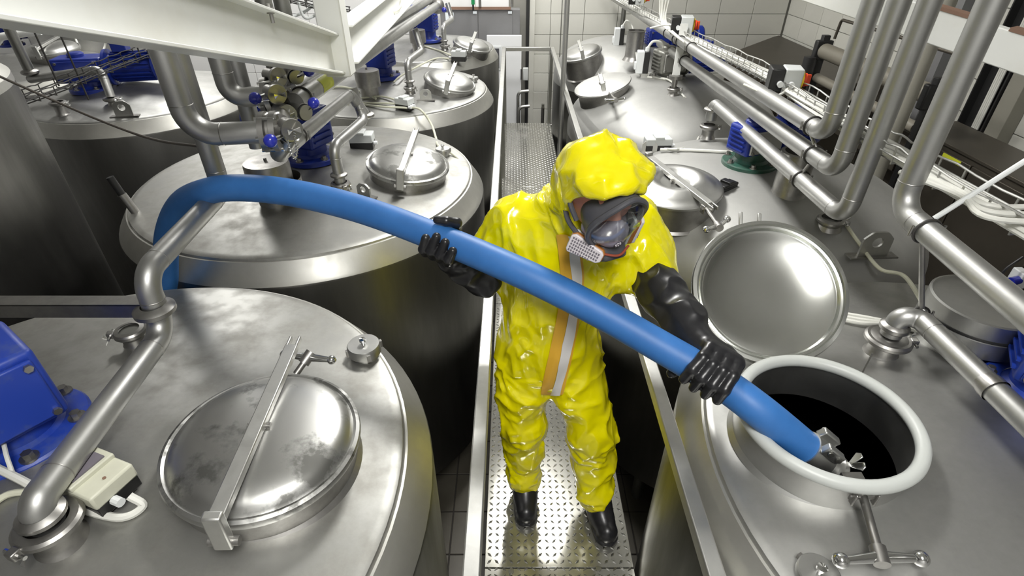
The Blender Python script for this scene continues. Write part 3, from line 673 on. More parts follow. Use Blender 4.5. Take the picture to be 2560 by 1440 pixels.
for k, (q, zz) in enumerate((((2540, 545), 1.50), ((2550, 575), 1.49), ((2560, 530), 1.52))):
    pts = [Z(2290-20*k, 418+6*k, 1.495), Z(2400, 478+6*k, 1.505), Z(2490, 516+16*k, 1.515), V((1.62, 1.33-0.05*k, 1.50)), V((2.2, 1.32-0.05*k, 1.42)), V((2.75, 1.45-0.04*k, 1.2)), V((3.0, 1.6-0.04*k, 0.915))]
    cable('white cable leaving the right-hand tray sideways at the right edge', pts, 0.008, 'cable_white', 'white cables leaving the tray at the right edge')
def isolator(c, yaw, label, s=0.105, red=True):
    t = thing('isolator_switch', label, 'switch', c); ax = (V((math.cos(yaw), math.sin(yaw), 0)), V((-math.sin(yaw), math.cos(yaw), 0)), V((0, 0, 1)))
    c = V(c)
    build(MB().box(c-ax[0]*s*0.32, (s*0.5, s*0.9, s*0.85), ax), 'switch_base', 'black_plastic', t, bevel=0.005)
    build(MB().box(c+ax[0]*s*0.25, (s*0.66, s*0.92, s*0.9), ax), 'switch_cover', 'grey_plastic', t, bevel=0.006)
    build(MB().cyl(c+ax[0]*s*0.57, c+ax[0]*s*0.66, s*0.34, 24), 'knob_plate', 'knob_yellow', t)
    build(MB().cyl(c+ax[0]*s*0.66, c+ax[0]*s*0.78, s*0.25, 24), 'knob_ring', 'knob_red', t); build(MB().box(c+ax[0]*s*0.85, (s*0.2, s*0.12, s*0.42), ax), 'knob_grip', 'knob_red', t, bevel=0.003)
    for k in (-1, 1): build(MB().cyl(c-ax[1]*s*0.45+ax[0]*s*0.2*k-ax[2]*0.01, c-ax[1]*s*0.68+ax[0]*s*0.2*k-ax[2]*0.01, s*0.11), 'cable_gland', 'white_plastic', t)
    return t
i1 = Z(1960, 197, 1.53); isolator(i1, -0.25, 'grey isolator switch with red knob on the tray left of the risers', 0.12)
i2 = Z(1704, 62, 1.50); isolator(i2, -0.2, 'grey isolator switch with red knob where cables drop into the tray', 0.135)
i3 = Z(1592, -6, 1.52); isolator(i3, -0.2, 'farthest isolator switch, cut by the top edge above the tray', 0.13)
cable('white lead from the tray into the isolator switch left of the risers', [i1+V((-0.14, 0.1, -0.05)), i1+V((-0.06, -0.07, -0.06)), i1+V((0.01, -0.08, -0.01))], 0.006)
cable('white lead from the tray into the isolator switch under the dropping cables', [i2+V((-0.2, 0.12, -0.04)), i2+V((-0.12, 0.0, 0.0)), i2+V((-0.06, -0.02, 0.0))], 0.007)
# left tray
lt = [Y(30, 268, 3.6), Y(150, 225, 3.9), Y(300, 165, 4.35), Y(412, 122, 4.75)]
tray('dark empty wire cable tray hanging over the outer left tanks', lt, 0.16, 0.06, 'wire_dark', 0.11, 0.004)
for k, (a, b) in enumerate((((77, 50), (148, 215)), ((147, 60), (222, 250)), ((342, 100), (355, 150)), ((396, 105), (416, 170)))):
    yy = (3.95, 4.0, 4.5, 4.8)[k]; pb = Y(*b, yy); pt = V((pb.x, pb.y, 2.4))
    rod(['first', 'second', 'third', 'fourth'][k]+' dark threaded rod from the left holding the empty tray', pb, pt, 0.006, 'wire_dark', 'threaded_rod')
tray('dark cable tray high up behind the column at the upper left', [Y(640, -15, 5.0), Y(760, 12, 5.1), Y(880, 45, 5.2)], 0.2, 0.07, 'wire_dark', 0.12, 0.005)
for k in range(3): cable('grey cable hanging in a loose bow from the tray behind the column', [Y(700+40*k, -12, 5.05), Y(722+40*k, 38+6*k, 5.0), Y(760+40*k, 30, 5.1), Y(790+30*k, 6, 5.1)], 0.012, 'grey_plastic', 'grey cables bowed behind the column')
single(MB().tube(bend([Y(-20, 120, 5.0), Y(2, 92, 5.0), Y(100, 78, 5.1)], 0.08), 0.03), 'white_pipe', 'white_paint', 'short white pipe bending in at the left edge below the beam', 'pipe', Y(2, 92, 5.0))
pts = [Y(-30, 178, 2.45), Y(120, 245, 2.7), Y(260, 305, 2.6), Y(390, 350, 2.4), Y(540, 370, 2.1)]
cable('slack dark rope hanging across the outer left tank', pts, 0.006, 'rope', name='slack_rope')

# ------------------------------------------------------------------ white steel beams, upper left
def channel(t, a, b, h, w_, th=0.009, side=1, up=(0, 0, 1), name='beam_section', m='white_paint'):
    """I-section: web and two flanges"""
    a, b = V(a), V(b); d = (b-a).normalized(); x = d.cross(V(up)).normalized(); u = x.cross(d).normalized(); L = (b-a).length; c = (a+b)/2
    build(MB().box(c, (th, L, h-2*th), (x, d, u)), 'beam_web', m, t)
    for k in (-1, 1): build(MB().box(c+u*(h/2-th/2)*k, (w_, L, th), (x, d, u)), 'beam_flange', m, t, bevel=0.002)
jb = Y(838, 138, 2.31)
t = thing('sloping_beam', 'sloping white steel I-beam crossing the upper left corner', 'beam', jb)
dirb = V((-0.012, -1.0, 0.276)).normalized(); endb = jb+dirb*2.2
channel(t, jb+V((0.0, 0.0, 0)), endb, 0.145, 0.085)
bp = Y(617, 38, 2.31-0.42); x_ = V((1, 0, 0))
bq = jb+dirb*0.62+V((0.028, 0, 0.06)); build(MB().cyl(bq+V((0, 0, 0.03)), bq-V((0, 0, 0.02)), 0.006, 8), 'hanging_bolt', 'fitting', t); build(MB().cyl(bq+V((0, 0, 0.02)), bq+V((0, 0, 0.004)), 0.011, 6), 'bolt_nut', 'fitting', t)
t = thing('beam_column', 'white steel column standing up from the beam joint at upper left', 'column', jb)
build(MB().beam(jb+V((0.012, 0, -0.075)), jb+V((0.012, 0, 1.9)), 0.10, 0.09, up=(0, 1, 0)), 'column_shaft', 'white_paint', t, bevel=0.006)
t = thing('level_beam', 'white steel I-beam running from the column towards the far wall', 'beam', jb)
fn = Y(862, 112, 2.4); fe = Y(1014, -24, 4.2); fe = fn+(fe-fn)*2.3
channel(t, fn, fe, 0.15, 0.09)
cable('cream cable looped against the side of the level white beam', [Y(950, -5, 3.6), Y(980, 28, 3.6), Y(1000, 18, 3.7), Y(1008, -12, 3.9)], 0.008, 'cable_cream')
# right top beam with slots
bA, bB = Y(2010, -40, 2.75), Y(2600, 148, 1.95)
t = thing('slotted_beam', 'white box beam behind the risers in the upper right corner', 'beam', bB)
dv = (bB-bA).normalized(); bA2 = bA-dv*0.6; bB2 = bB+dv*0.5
zc = V((0, 0, 0.0)); L = (bB2-bA2).length
build(MB().beam(bA2, bB2, 0.05, 0.115), 'beam_box', 'white_paint', t, bevel=0.004)
for f0, f1 in ((2312, 2352), (2352, 2412), (2470, 2548)):
    a, b = Y(f0, 30+(f0-2340)*0.25, 2.2), Y(f1, 30+(f1-2340)*0.25, 2.2)
for f in (0.56, 0.70, 0.84): build(MB().beam(bA2+dv*(L*f)+V((0, 0, 0.062)), bA2+dv*(L*f+0.16)+V((0, 0, 0.062)), 0.055, 0.012), 'packing_strip', 'brown_edge', t)

# ------------------------------------------------------------------ left pipes and valves
lnz = Z(80, 1260, 1.145); lnz.z = top_at('L1', lnz)
e_up = Z(112, 1235, 1.14)
A = [lnz+V((0, 0, 0.06)), V((lnz.x, lnz.y, 1.145)), Z(412, 828, 1.135), Z(375, 760, 1.23), X(352, 668, -1.062), Y(566, 500, 1.74), X(574, 425, -1.005), ]
A[1] = V((A[0].x, A[0].y, 1.14))
A[3] = V((A[2].x, A[2].y+0.01, 1.20)); A[4] = V((A[2].x, A[2].y+0.015, 1.325)); A[5] = Y(566, 508, 1.80); A[5].z = 1.335
A = [A[0], A[1], A[2], A[4], A[5], V((A[5].x, A[5].y+0.0, 3.3))]
pL = pipe('process_pipe', 'long steel pipe zigzagging over the nearest left tank and up behind the hose', A, 0.033, 0.07)
PIPE_L = A
ferrule(pL, V((A[2].x, A[2].y, 1.215)), (0, 0, 1), 0.033, h=0.018, R=0.056)
ferrule(pL, A[0]+V((0, 0, 0.03)), (0, 0, 1), 0.033, h=0.014, R=0.046)
nozzle('L1', lnz, 0.046, 0.05, 0.066, wing=(-0.3, -1, 0))
t = thing('support_bar', 'horizontal steel angle bar reaching the pipe flange from the left edge', 'bar', V((-1.9, A[2].y, 1.2)))
build(MB().beam((A[2].x-0.03, A[2].y, 1.21), (WL+0.05, A[2].y, 1.21), 0.005, 0.045), 'bar_face', 'fitting', t); build(MB().beam((A[2].x-0.03, A[2].y+0.02, 1.2325), (WL+0.05, A[2].y+0.02, 1.2325), 0.045, 0.005), 'bar_ledge', 'fitting', t)
b1_ = Y(478, 338, 1.70); b1e = V((b1_.x+0.215, b1_.y+0.03, b1_.z))
pv1 = pipe('process_pipe', 'front left riser bending right into the lowest blue-knobbed valve', [V((b1_.x, b1_.y, 3.3)), b1_, b1e], 0.036, 0.085)
b3_ = Y(590, 248, 1.98); b3e = V((b3_.x+0.10, b3_.y+0.02, b3_.z+0.01))
pv3 = pipe('process_pipe', 'short left riser curving into the upper blue-knobbed valve', [V((b3_.x-0.02, b3_.y, 3.3)), b3_+V((-0.02, 0, 0)), b3e], 0.034, 0.08)
b4_ = Y(640, 300, 2.08); pv4 = pipe('process_pipe', 'rear left riser passing down behind the valves', [V((b4_.x-0.02, b4_.y, 3.3)), V((b4_.x-0.02, b4_.y, 1.40))], 0.033, 0.08)
for k, (q, yy) in enumerate((((660, 10), 2.5), ((705, 10), 2.62))):
    pt = Y(*q, yy); pipe('process_pipe', ['left', 'right'][k]+' of the two dark risers seen above the sloping beam', [V((pt.x, pt.y, 1.62)), V((pt.x, pt.y, 3.3))], 0.034, seams=False, m='post_steel')
def valve(label, c, axis, stub, ball, disc=None, r=0.036, chain=None):
    c = V(c); ax = V(axis).normalized(); st = V(stub); ball = V(ball)
    t = thing('butterfly_valve', label, 'valve', c)
    build(MB().lathe([(r*1.1, -0.03), (r*1.75, -0.026), (r*1.75, -0.008), (r*1.45, -0.004), (r*1.45, 0.004), (r*1.75, 0.008), (r*1.75, 0.026), (r*1.1, 0.03)], c, ax, 36), 'valve_body', 'fitting', t)
    x, y, a = frame(ax)
    for k in range(6):
        q = c+(x*math.cos(k*PI/3)+y*math.sin(k*PI/3))*r*1.6; build(MB().cyl(q-ax*0.034, q+ax*0.034, 0.006, 8), 'valve_bolt', 'chrome', t)
    build(MB().lathe([(0.022, 0), (0.024, 0.02), (0.024, (st-c).length-0.015), (0.030, (st-c).length-0.01), (0.030, (st-c).length)], c, st-c, 24), 'valve_stem', 'fitting', t)
    build(MB().cyl(st-(st-c).normalized()*0.004, st+(st-c).normalized()*0.008, 0.027, 24), 'indicator_plate', 'lid_steel', t)
    h = build(MB().cyl(st, ball, 0.0065, 10), 'handle_rod', 'chrome', t)
    build(MB().sphere(ball, 0.021), 'handle_ball', 'ball_blue', h)
    if disc:
        dc, dn = V(disc[0]), V(disc[1]).normalized()
        build(MB().cyl(dc-dn*0.06, dc, 0.022, 20), 'port_stub', 'fitting', t); build(MB().cyl(dc, dc+dn*0.012, 0.033, 28), 'port_cap', 'fitting', t)
        for k in (-1, 1): build(MB().prism([(0, 0), (0.024, 0.009), (0.024, -0.009)], dc+dn*0.016, ((frame(dn)[0]*k+dn*0.7).normalized(), frame(dn)[1], dn), 0.004), 'wing', 'chrome', t)
    if chain:
        mbc = MB(); P = smooth_path(chain, 10)
        for i in range(0, len(P)-1):
            d = (P[i+1]-P[i]); xx, yy_, aa = frame(d); side = xx if i % 2 else yy_
            ring = [P[i]+d*0.5+aa*math.cos(2*PI*j/8)*d.length*0.72+side*math.sin(2*PI*j/8)*0.0045 for j in range(8)]
            mbc.tube(ring, 0.0011, 4, closed=True)
        build(mbc, 'safety_chain', 'chrome', t)
    return t
va = b1e+V((0.03, 0.005, 0)); valve('lowest steel valve with a blue ball knob, at the end of the front left riser', va, b1e-b1_, Y(722, 333, 1.68), Y(676, 352, 1.62), (Y(728, 322, 1.66), (0.6, -0.8, 0)), 0.037,
      [Y(712, 322, 1.645), Y(722, 365, 1.645), Y(737, 396, 1.645), Y(742, 370, 1.645), Y(735, 330, 1.645)])
vb = b3e+V((0.03, 0.0, 0)); valve('upper steel valve whose blue ball knob hangs in front of the curved riser', vb, b3e-b3_, Y(692, 226, 1.96), Y(638, 246, 1.86), (Y(690, 235, 1.90), (0.7, -0.7, 0)), 0.036)
vc = Y(700, 265, 2.03); valve('middle steel valve with its blue ball knob pointing to the right', vc, (0.25, 1, -0.05), Y(762, 281, 1.95), Y(784, 258, 1.98), (Y(716, 285, 1.88), (0.6, -0.8, 0)), 0.04)
vd = Y(712, 160, 2.22); valve('rear steel valve just below the sloping white beam', vd, (0.5, 1, 0), Y(740, 192, 2.12), Y(772, 178, 2.12), (Y(692, 192, 2.0), (0.8, -0.6, 0)), 0.045)
for a, b, lb in ((va+V((0.03, 0.02, 0.02)), vc, 'lower'), (vb, vd, 'upper')):
    pipe('valve_link', lb+' short steel link between the valves', [a, b], 0.03, seams=False, m='fitting')
pA0, pA1 = Y(735, 258, 2.0), Y(1092, 14, 6.1)
pA = pipe('process_pipe', 'long steel pipe with a yellow label running back from the valves', [pA0, pA1], 0.037, seams=False)
u_clamp(pA, pA0.lerp(pA1, 0.02), pA1-pA0, 0.037); lp = pA0.lerp(pA1, 0.075); dA = (pA1-pA0).normalized()
ferrule(pA, pA1, dA, 0.037, 'end_flange', 0.03, 0.075); build(MB().sphere(pA1+V((0.08, -0.08, -0.03)), 0.025), 'end_knob', 'ball_blue', pA)
xA = dA.cross(V((0, 0, 1))).normalized(); uA = xA.cross(dA)
mb = MB(); vs = []
for i in range(9):
    a = math.radians(-25+i*12); vs += [lp+(xA*math.cos(a)+uA*math.sin(a))*0.0375-dA*0.07, lp+(xA*math.cos(a)+uA*math.sin(a))*0.0375+dA*0.07]
build(mb.add(vs, [(2*i, 2*i+2, 2*i+3, 2*i+1) for i in range(8)]), 'pipe_label', 'label_yellow', pA, label='yellow label')
pB0, pB1 = Y(722, 222, 2.35), Y(1085, -8, 6.4)
pipe('process_pipe', 'steel pipe running back just behind the yellow-labelled pipe', [pB0, pB1], 0.036, seams=False)
# lower pipe with chain, down to the second tank
nL2 = on('L2', 855, 478); c0 = Y(688, 385, 1.76); c1 = Y(876, 236, 2.95)
dn2 = V((c1.x+0.03, c1.y+0.05, c1.z))
pC = pipe('process_pipe', 'steel pipe below the valves ending above the second left tank', [va+V((0.05, 0.03, -0.02)), c0+V((0, 0.0, -0.01)), c1, dn2+V((0.02, 0.02, -0.14))], 0.029, 0.05)
u_clamp(pC, c0.lerp(c1, 0.22), c1-c0, 0.029); ferrule(pC, dn2+V((0.02, 0.02, -0.13)), (0, 0, 1), 0.026, h=0.016, R=0.044)
def dropper(key, nz, label, far=None):
    a = nz+V((0, 0, 0.05)); topz = nz.z+0.235; b = V((nz.x, nz.y, topz)); c = b+V((0.055, 0.42, 0.0)) if far is None else far
    p = pipe('process_pipe', label, [a, b, c, c+V((-0.045, 0.03, 0.16))], 0.027, 0.05)
    ferrule(p, a+V((0, 0, 0.04)), (0, 0, 1), 0.026, h=0.012, R=0.042); nozzle(key, nz, 0.036, 0.03, 0.05, wing=(0.7, -1, 0))
dropper('L2', nL2, 'bent steel pipe dropping onto the second left tank')
dropper('L3', on('L3', 1026, 232), 'bent steel pipe dropping onto the third left tank')
dropper('L4', on('L4', 1112, 124), 'bent steel pipe dropping onto the farthest left tank')
nLL = on('LL2', 285, 260); a = nLL+V((0, 0, 0.05)); b = V((nLL.x-0.03, nLL.y+0.05, nLL.z+0.24))
pipe('process_pipe', 'steel pipe bending down onto the outer left tank', [a, b, Y(75, 198, b.y+0.1)], 0.03, 0.06); nozzle('LL2', nLL, 0.034, 0.03, 0.06)
pt = Y(60, 110, 4.3); pb = Y(75, 180, 4.3)
p = pipe('process_pipe', 'grey riser at the left edge in front of the far lidded tank', [V((pb.x, pb.y, pb.z)), V((pb.x, pb.y, 2.8))], 0.035, seams=False, m='post_steel'); ferrule(p, pb, (0, 0, 1), 0.035, h=0.02, R=0.06)
# steel pots, stubs, caps, lugs on the tanks
def pot(key, p, r, h, name='vent_pot', lipped=False):
    t = TANKS[key][0]
    o = build(MB().lathe([(r*0.75, -0.02), (r*0.75, h*0.35), (r, h*0.38), (r, h*0.94), (r*0.97, h), (r*0.5, h*1.02), (1e-4, h*1.02)], p, n=40), name, 'fitting', t)
    build(MB().cyl(V(p)+V((0, 0, h)), V(p)+V((0, 0, h*1.02+0.014)), 0.008, 8), 'top_bolt', 'fitting', o)
    if lipped: build(MB().lathe([(r*1.13, h*0.18), (r*1.15, h*0.55), (r*1.13, h*0.56), (r*1.10, h*0.22), (r*0.7, h*0.15)], V(p)+V((0.02, 0.01, 0)), n=40), 'drip_collar', 'fitting', o)
pot('L2', on('L2', 690, 500), 0.105, 0.20, lipped=True)
pot('L3', on('L3', 925, 238), 0.095, 0.19); pot('L4', on('L4', 1047, 125), 0.085, 0.2)
def stub(key, p, r, h, m='fitting', name='stub_pipe'):
    build(MB().lathe([(r*1.25, -0.03), (r*1.05, 0.0), (r, 0.012), (r, h-0.004), (r*1.12, h), (r*0.9, h+0.002), (r*0.88, h*0.4), (1e-4, h*0.4)], p, n=32), name, m, TANKS[key][0])
stub('R2', on('R2', 1970, 478), 0.075, 0.20); stub('R4', on('R4', 1583, 142), 0.085, 0.24); stub('L2', on('L2', 818, 352), 0.03, 0.05)
nozzle('R2', on('R2', 2072, 565), 0.045, 0.02, 0.06); lug('R2', on('R2', 2178, 640), (1, 0.05, 0), 0.066, 0.024)
lug('R2', on('R2', 1622, 384), (1, -0.2, 0), 0.045, 0.016)
lug('L2', on('L2', 912, 492), (1, -0.5, 0), 0.04, 0.016); lug('L3', on('L3', 1065, 250), (1, 0.1, 0), 0.045, 0.018); lug('L4', on('L4', 1137, 138), (1, 0, 0), 0.045, 0.018); lug('LL2', on('LL2', 313, 290), (1, 0.2, 0), 0.06, 0.024)
p = Z(1714, 323, 0.80); build(MB().cyl(p+V((0.03, 0.0, 0)), p+V((-0.03, -0.05, 0)), 0.022, 18), 'side_socket', 'fitting', TANKS['R3'][0])
def screw_cap(key, p, r, h=0.045):
    o = build(MB().lathe([(r*0.8, -0.01), (r*0.8, h*0.3), (r, h*0.34), (r, h*0.9), (r*0.94, h), (1e-4, h)], p, n=40), 'screw_cap', 'lid_steel', TANKS[key][0])
    build(MB().lathe([(0.006, h), (0.006, h+0.01), (0.011, h+0.012), (0.011, h+0.02), (1e-4, h+0.022)], p, n=16), 'cap_knob', 'chrome', o)
    for k in range(4):
        a = k*PI/2+0.5; build(MB().box(V(p)+V((math.cos(a)*r, math.sin(a)*r, h*0.6)), (0.012, 0.012, h*0.5), (V((math.cos(a), math.sin(a), 0)), V((-math.sin(a), math.cos(a), 0)), V((0, 0, 1)))), 'cap_notch', 'fitting', o)
screw_cap('L1', on('L1', 914, 888), 0.054, 0.05); screw_cap('L2', on('L2', 1108, 388), 0.045, 0.045); screw_cap('L3', on('L3', 1184, 204), 0.04, 0.04); screw_cap('R1', on('R1', 2040, 1445), 0.045, 0.025)
nozzle('L1', on('L1', 340, 858), 0.032, 0.04, 0.048, wing=(-1, -0.3, 0)); o = build(MB().lathe([(0.040, 0.058), (0.034, 0.060), (0.03, 0.056), (1e-4, 0.056)], on('L1', 340, 858), n=28), 'blind_cap', 'post_steel', TANKS['L1'][0])
nozzle('LL2', on('LL2', 158, 285), 0.04, 0.07, 0.06)
p = Y(333, 520, 2.9); t = thing('hose_spigot', 'dark hose spigot sticking out behind the second left tank', 'fitting', p)
p = Y(340, 532, 2.42); t.location = p; ORG[t.name] = p; build(MB().cyl(p, p+V((-0.03, 0.0, 0.10)), 0.02), 'spigot_body', 'fitting', t); build(MB().cyl(p+V((-0.03, 0, 0.10)), p+V((-0.05, 0, 0.19)), 0.017), 'spigot_grip', 'black_plastic', t)
# big lipped pot on the open tank at the right edge
pR = on('R1', 2400, 860); t = TANKS['R1'][0]
o = build(MB().lathe([(0.12, -0.02), (0.12, 0.055), (0.155, 0.06), (0.155, 0.115), (0.15, 0.118)], pR, n=48), 'vent_pot', 'lid_steel', t)
build(MB().lathe([(0.135, 0.105), (0.15, 0.125), (0.15, 0.175), (0.143, 0.178), (0.138, 0.17), (0.05, 0.172), (1e-4, 0.172)], pR, n=48), 'pot_cover', 'lid_steel', o)
build(MB().torus(pR+V((0, 0, 0.121)), (0, 0, 1), 0.149, 0.005, 48, 8), 'pot_seal', 'black_plastic', o)

# ------------------------------------------------------------------ gear motors
def gear_motor(label, base, yaw, s=1.0, blue='motor_blue', motor=True, flange='motor_blue', pedestal=0.05, gb=(0.22, 0.16, 0.18), mlen=0.26, mr=0.075, tbox=True, green=False, plate=False):
    base = V(base); t = thing('gear_motor', label, 'motor', base)
    ax = (V((math.cos(yaw), math.sin(yaw), 0)), V((-math.sin(yaw), math.cos(yaw), 0)), V((0, 0, 1))); u = ax[2]
    def P(a, b, c): return base+ax[0]*(a*s)+ax[1]*(b*s)+ax[2]*(c*s)
    g = [d*s for d in gb]
    fl = build(MB().lathe([(0.15*s, -0.01), (0.15*s, 0.012*s), (0.145*s, 0.018*s), (0.10*s, 0.022*s)], base, n=44), 'mount_flange', 'flange_green' if green else flange, t)
    for k in range(6):
        a = k*PI/3+0.3; q = base+V((math.cos(a), math.sin(a), 0))*0.128*s+u*0.018*s
        build(MB().cyl(q, q+u*0.006*s, 0.02*s, 14), 'washer', 'fitting', fl); build(MB().cyl(q+u*0.006*s, q+u*0.02*s, 0.012*s, 6), 'flange_bolt', 'fitting', fl)
    build(MB().lathe([(0.10*s, 0.02*s), (0.085*s, pedestal*s*0.6), (0.085*s, (pedestal+0.03)*s)], base, n=32), 'gear_neck', 'flange_green' if green else blue, t)
    gz = pedestal+gb[2]/2+0.015
    G = build(MB().box(P(0, 0, gz), g, ax), 'gear_housing', blue, t, bevel=0.014*s, seg=3)
    build(MB().box(P(0, -gb[1]/2-0.006, gz), (g[0]*0.86, 0.014*s, g[2]*0.82), ax), 'cover_plate', 'galv' if plate else blue, G, bevel=0.005*s)
    for i in (-1, 1):
        for k in (-1, 1):
            q = P(i*gb[0]*0.37, -gb[1]/2-0.013, gz+k*gb[2]*0.34); build(MB().cyl(q, q-ax[1]*0.009*s, 0.0095*s, 6), 'cover_bolt', 'fitting', G)
    for i in range(5): build(MB().box(P(-gb[0]/2-0.004, 0, gz+(i-2)*gb[2]*0.16), (0.014*s, g[1]*0.7, 0.008*s), ax), 'housing_rib', blue, G)
    build(MB().lathe([(0.055*s, 0), (0.055*s, 0.02*s), (0.045*s, 0.03*s), (1e-4, 0.032*s)], P(-0.02, 0, gz+gb[2]/2), n=28), 'top_cover', blue, G)
    if motor:
        m0 = gb[0]/2
        build(MB().lathe([(mr*0.9*s, 0), (mr*1.28*s, 0.004*s), (mr*1.28*s, 0.024*s), (mr*0.95*s, 0.028*s)], P(m0, 0, gz), ax[0], 32), 'motor_flange', blue, t)
        M_ = build(MB().lathe([(mr*0.92*s, 0.02*s), (mr*0.92*s, mlen*s)], P(m0, 0, gz), ax[0], 32), 'motor_body', blue, t)
        for k in range(20):
            a = 2*PI*k/20; d = ax[1]*math.cos(a)+u*math.sin(a)
            build(MB().box(P(m0+mlen*0.52, 0, gz)+d*mr*s, (mlen*0.78*s, 0.004*s, 0.018*s), (ax[0], ax[0].cross(d), d)), 'cooling_fin', blue, M_)
        build(MB().lathe([(mr*1.0*s, 0), (mr*1.12*s, 0.01*s), (mr*1.12*s, 0.06*s), (mr*1.0*s, 0.075*s), (mr*0.86*s, 0.072*s)], P(m0+mlen*0.93, 0, gz), ax[0], 32), 'fan_cover', blue, t)
        build(MB().cyl(P(m0+mlen*0.93+0.06, 0, gz), P(m0+mlen*0.93+0.066, 0, gz), mr*0.88*s, 28), 'fan_grille', 'black_plastic', t)
        if tbox: build(MB().box(P(m0+mlen*0.38, 0, gz+mr*1.4), (0.10*s, 0.10*s, 0.06*s), ax), 'terminal_box', blue, t, bevel=0.006*s); build(MB().box(P(m0+mlen*0.38, 0, gz+mr*1.4+0.035), (0.11*s, 0.11*s, 0.014*s), ax), 'terminal_lid', blue, t, bevel=0.004*s)
    return t
g1 = on('L1', 55, 1085)
gear_motor('large worn blue gearbox at the left edge on the nearest left tank', g1, 0.95, 1.05, 'motor_blue_worn', False, 'motor_blue_worn', 0.045, (0.20, 0.20, 0.20), 0.22, tbox=False)
TANKC = {k: v[1] for k, v in TANKS.items()}
gear_motor('blue gear motor on the second left tank, behind the valves', on('L2', 782, 392), 2.75, 1.0, 'motor_blue', True, 'motor_blue', 0.06, (0.19, 0.19, 0.20), 0.24)
gear_motor('blue gear motor on the third left tank', on('L3', 957, 190), 2.9, 1.0, 'motor_blue', True, 'motor_blue', 0.06, (0.19, 0.19, 0.2), 0.24)
gear_motor('blue gear motor on the farthest left tank, under the long pipe', on('L4', 1072, 100), 2.95, 1.0, 'motor_blue', True, 'motor_blue', 0.08, (0.19, 0.19, 0.2), 0.26)
gear_motor('blue gear motor with green flange on the tank behind the worker', on('R2', 1872, 408), 0.35, 0.95, 'motor_blue', True, 'flange_green', 0.06, (0.24, 0.17, 0.15), 0.24, green=True, plate=True)
gear_motor('grey gear motor with a blue drive on the third right tank', on('R3', 1668, 192), 0.28, 1.0, 'motor_grey', False, 'motor_grey', 0.03, (0.24, 0.18, 0.17), plate=True)
q = on('R3', 1668, 192)
t = thing('drive_motor', 'blue motor bolted behind the grey gearbox on the third right tank', 'motor', q+V((0.14, 0.05, 0.10)))
d_ = V((math.cos(0.28), math.sin(0.28), 0)); q = q+d_*0.12+V((0, 0, 0.12))
build(MB().lathe([(0.07, 0), (0.11, 0.004), (0.11, 0.026), (0.09, 0.03)], q, d_, 32), 'motor_flange', 'motor_grey', t); M_ = build(MB().lathe([(0.085, 0.03), (0.09, 0.05), (0.09, 0.36), (0.075, 0.39), (1e-4, 0.39)], q, d_, 32), 'motor_body', 'motor_blue', t)
for k in range(18):
    a = 2*PI*k/18; dd = V((-d_.y, d_.x, 0))*math.cos(a)+V((0, 0, 1))*math.sin(a); build(MB().box(q+d_*0.19+dd*0.095, (0.24, 0.004, 0.016), (d_, d_.cross(dd), dd)), 'cooling_fin', 'motor_blue', M_)
build(MB().box(q+d_*0.18+V((0, 0, 0.12)), (0.12, 0.1, 0.06), (d_, V((-d_.y, d_.x, 0)), V((0, 0, 1)))), 'terminal_box', 'motor_blue', t, bevel=0.006)
gear_motor('blue gear motor on the farthest right tank', on('R4', 1640, 128), 0.05, 1.0, 'motor_blue', True, 'motor_blue', 0.05, (0.24, 0.17, 0.16), 0.30, mr=0.095)
gear_motor('blue gear motor on the outer left tank, seen through the empty tray', on('LL2', 232, 222), 0.22, 1.05, 'motor_blue', True, 'motor_blue', 0.05, (0.34, 0.2, 0.17), 0.34, mr=0.10)
gear_motor('blue gear motor on the open tank, cut by the right edge', on('R1', 2590, 985), -0.6, 0.9, 'motor_blue_worn', True, 'motor_blue_worn', 0.06, (0.2, 0.18, 0.18), 0.2)
gear_motor('small blue gear motor at the left edge on the far lidded tank', on('LL3', 30, 112), 0.3, 0.9, 'motor_blue', True, 'motor_blue', 0.05)

# ------------------------------------------------------------------ switch boxes and cables
def switch_box(label, base, yaw, size=(0.12, 0.08, 0.07), m='grey_plastic', glands=2, gside=1, window=False, stand=False):
    base = V(base); t = thing('switch_box', label, 'switch box', base); a, b, c = size
    ax = (V((math.cos(yaw), math.sin(yaw), 0)), V((-math.sin(yaw), math.cos(yaw), 0)), V((0, 0, 1))); u = ax[2]
    build(MB().box(base+u*c*0.22, (a*0.97, b*0.95, c*0.46), ax), 'box_base', 'black_plastic', t, bevel=0.003)
    cv = build(MB().box(base+u*c*0.71, (a, b, c*0.56), ax), 'box_cover', m, t, bevel=0.006)
    build(MB().box(base+u*(c+0.004), (a*0.34, b*1.0, 0.014), ax), 'cover_ridge', m, cv, bevel=0.003)
    if window:
        build(MB().box(base+u*(c+0.0125), (a*0.22, b*0.72, 0.006), ax), 'fuse_window', 'filter_hole', cv); build(MB().box(base+u*(c+0.0165)-ax[1]*b*0.22, (a*0.10, b*0.1, 0.006), ax), 'toggle', 'knob_red', cv)
        build(MB().cyl(base+ax[0]*a*0.36+u*(c-0.004), base+ax[0]*a*0.36+u*(c+0.0015), 0.004, 10), 'cover_screw', 'brown_edge', cv)
    for k in range(glands):
        q = base+ax[0]*(a*0.5*gside)+ax[1]*((k-(glands-1)/2)*0.025-b*0.15)+u*c*0.35
        build(MB().cyl(q, q+ax[0]*0.022*gside, 0.011, 10), 'cable_gland', 'white_plastic', t)
    return t
sb1 = on('L1', 250, 1225); switch_box('beige fuse box with a clear window on the nearest left tank', sb1+V((0, 0, 0.0)), -0.36, (0.165, 0.105, 0.075), 'beige_plastic', 1, 1, True)
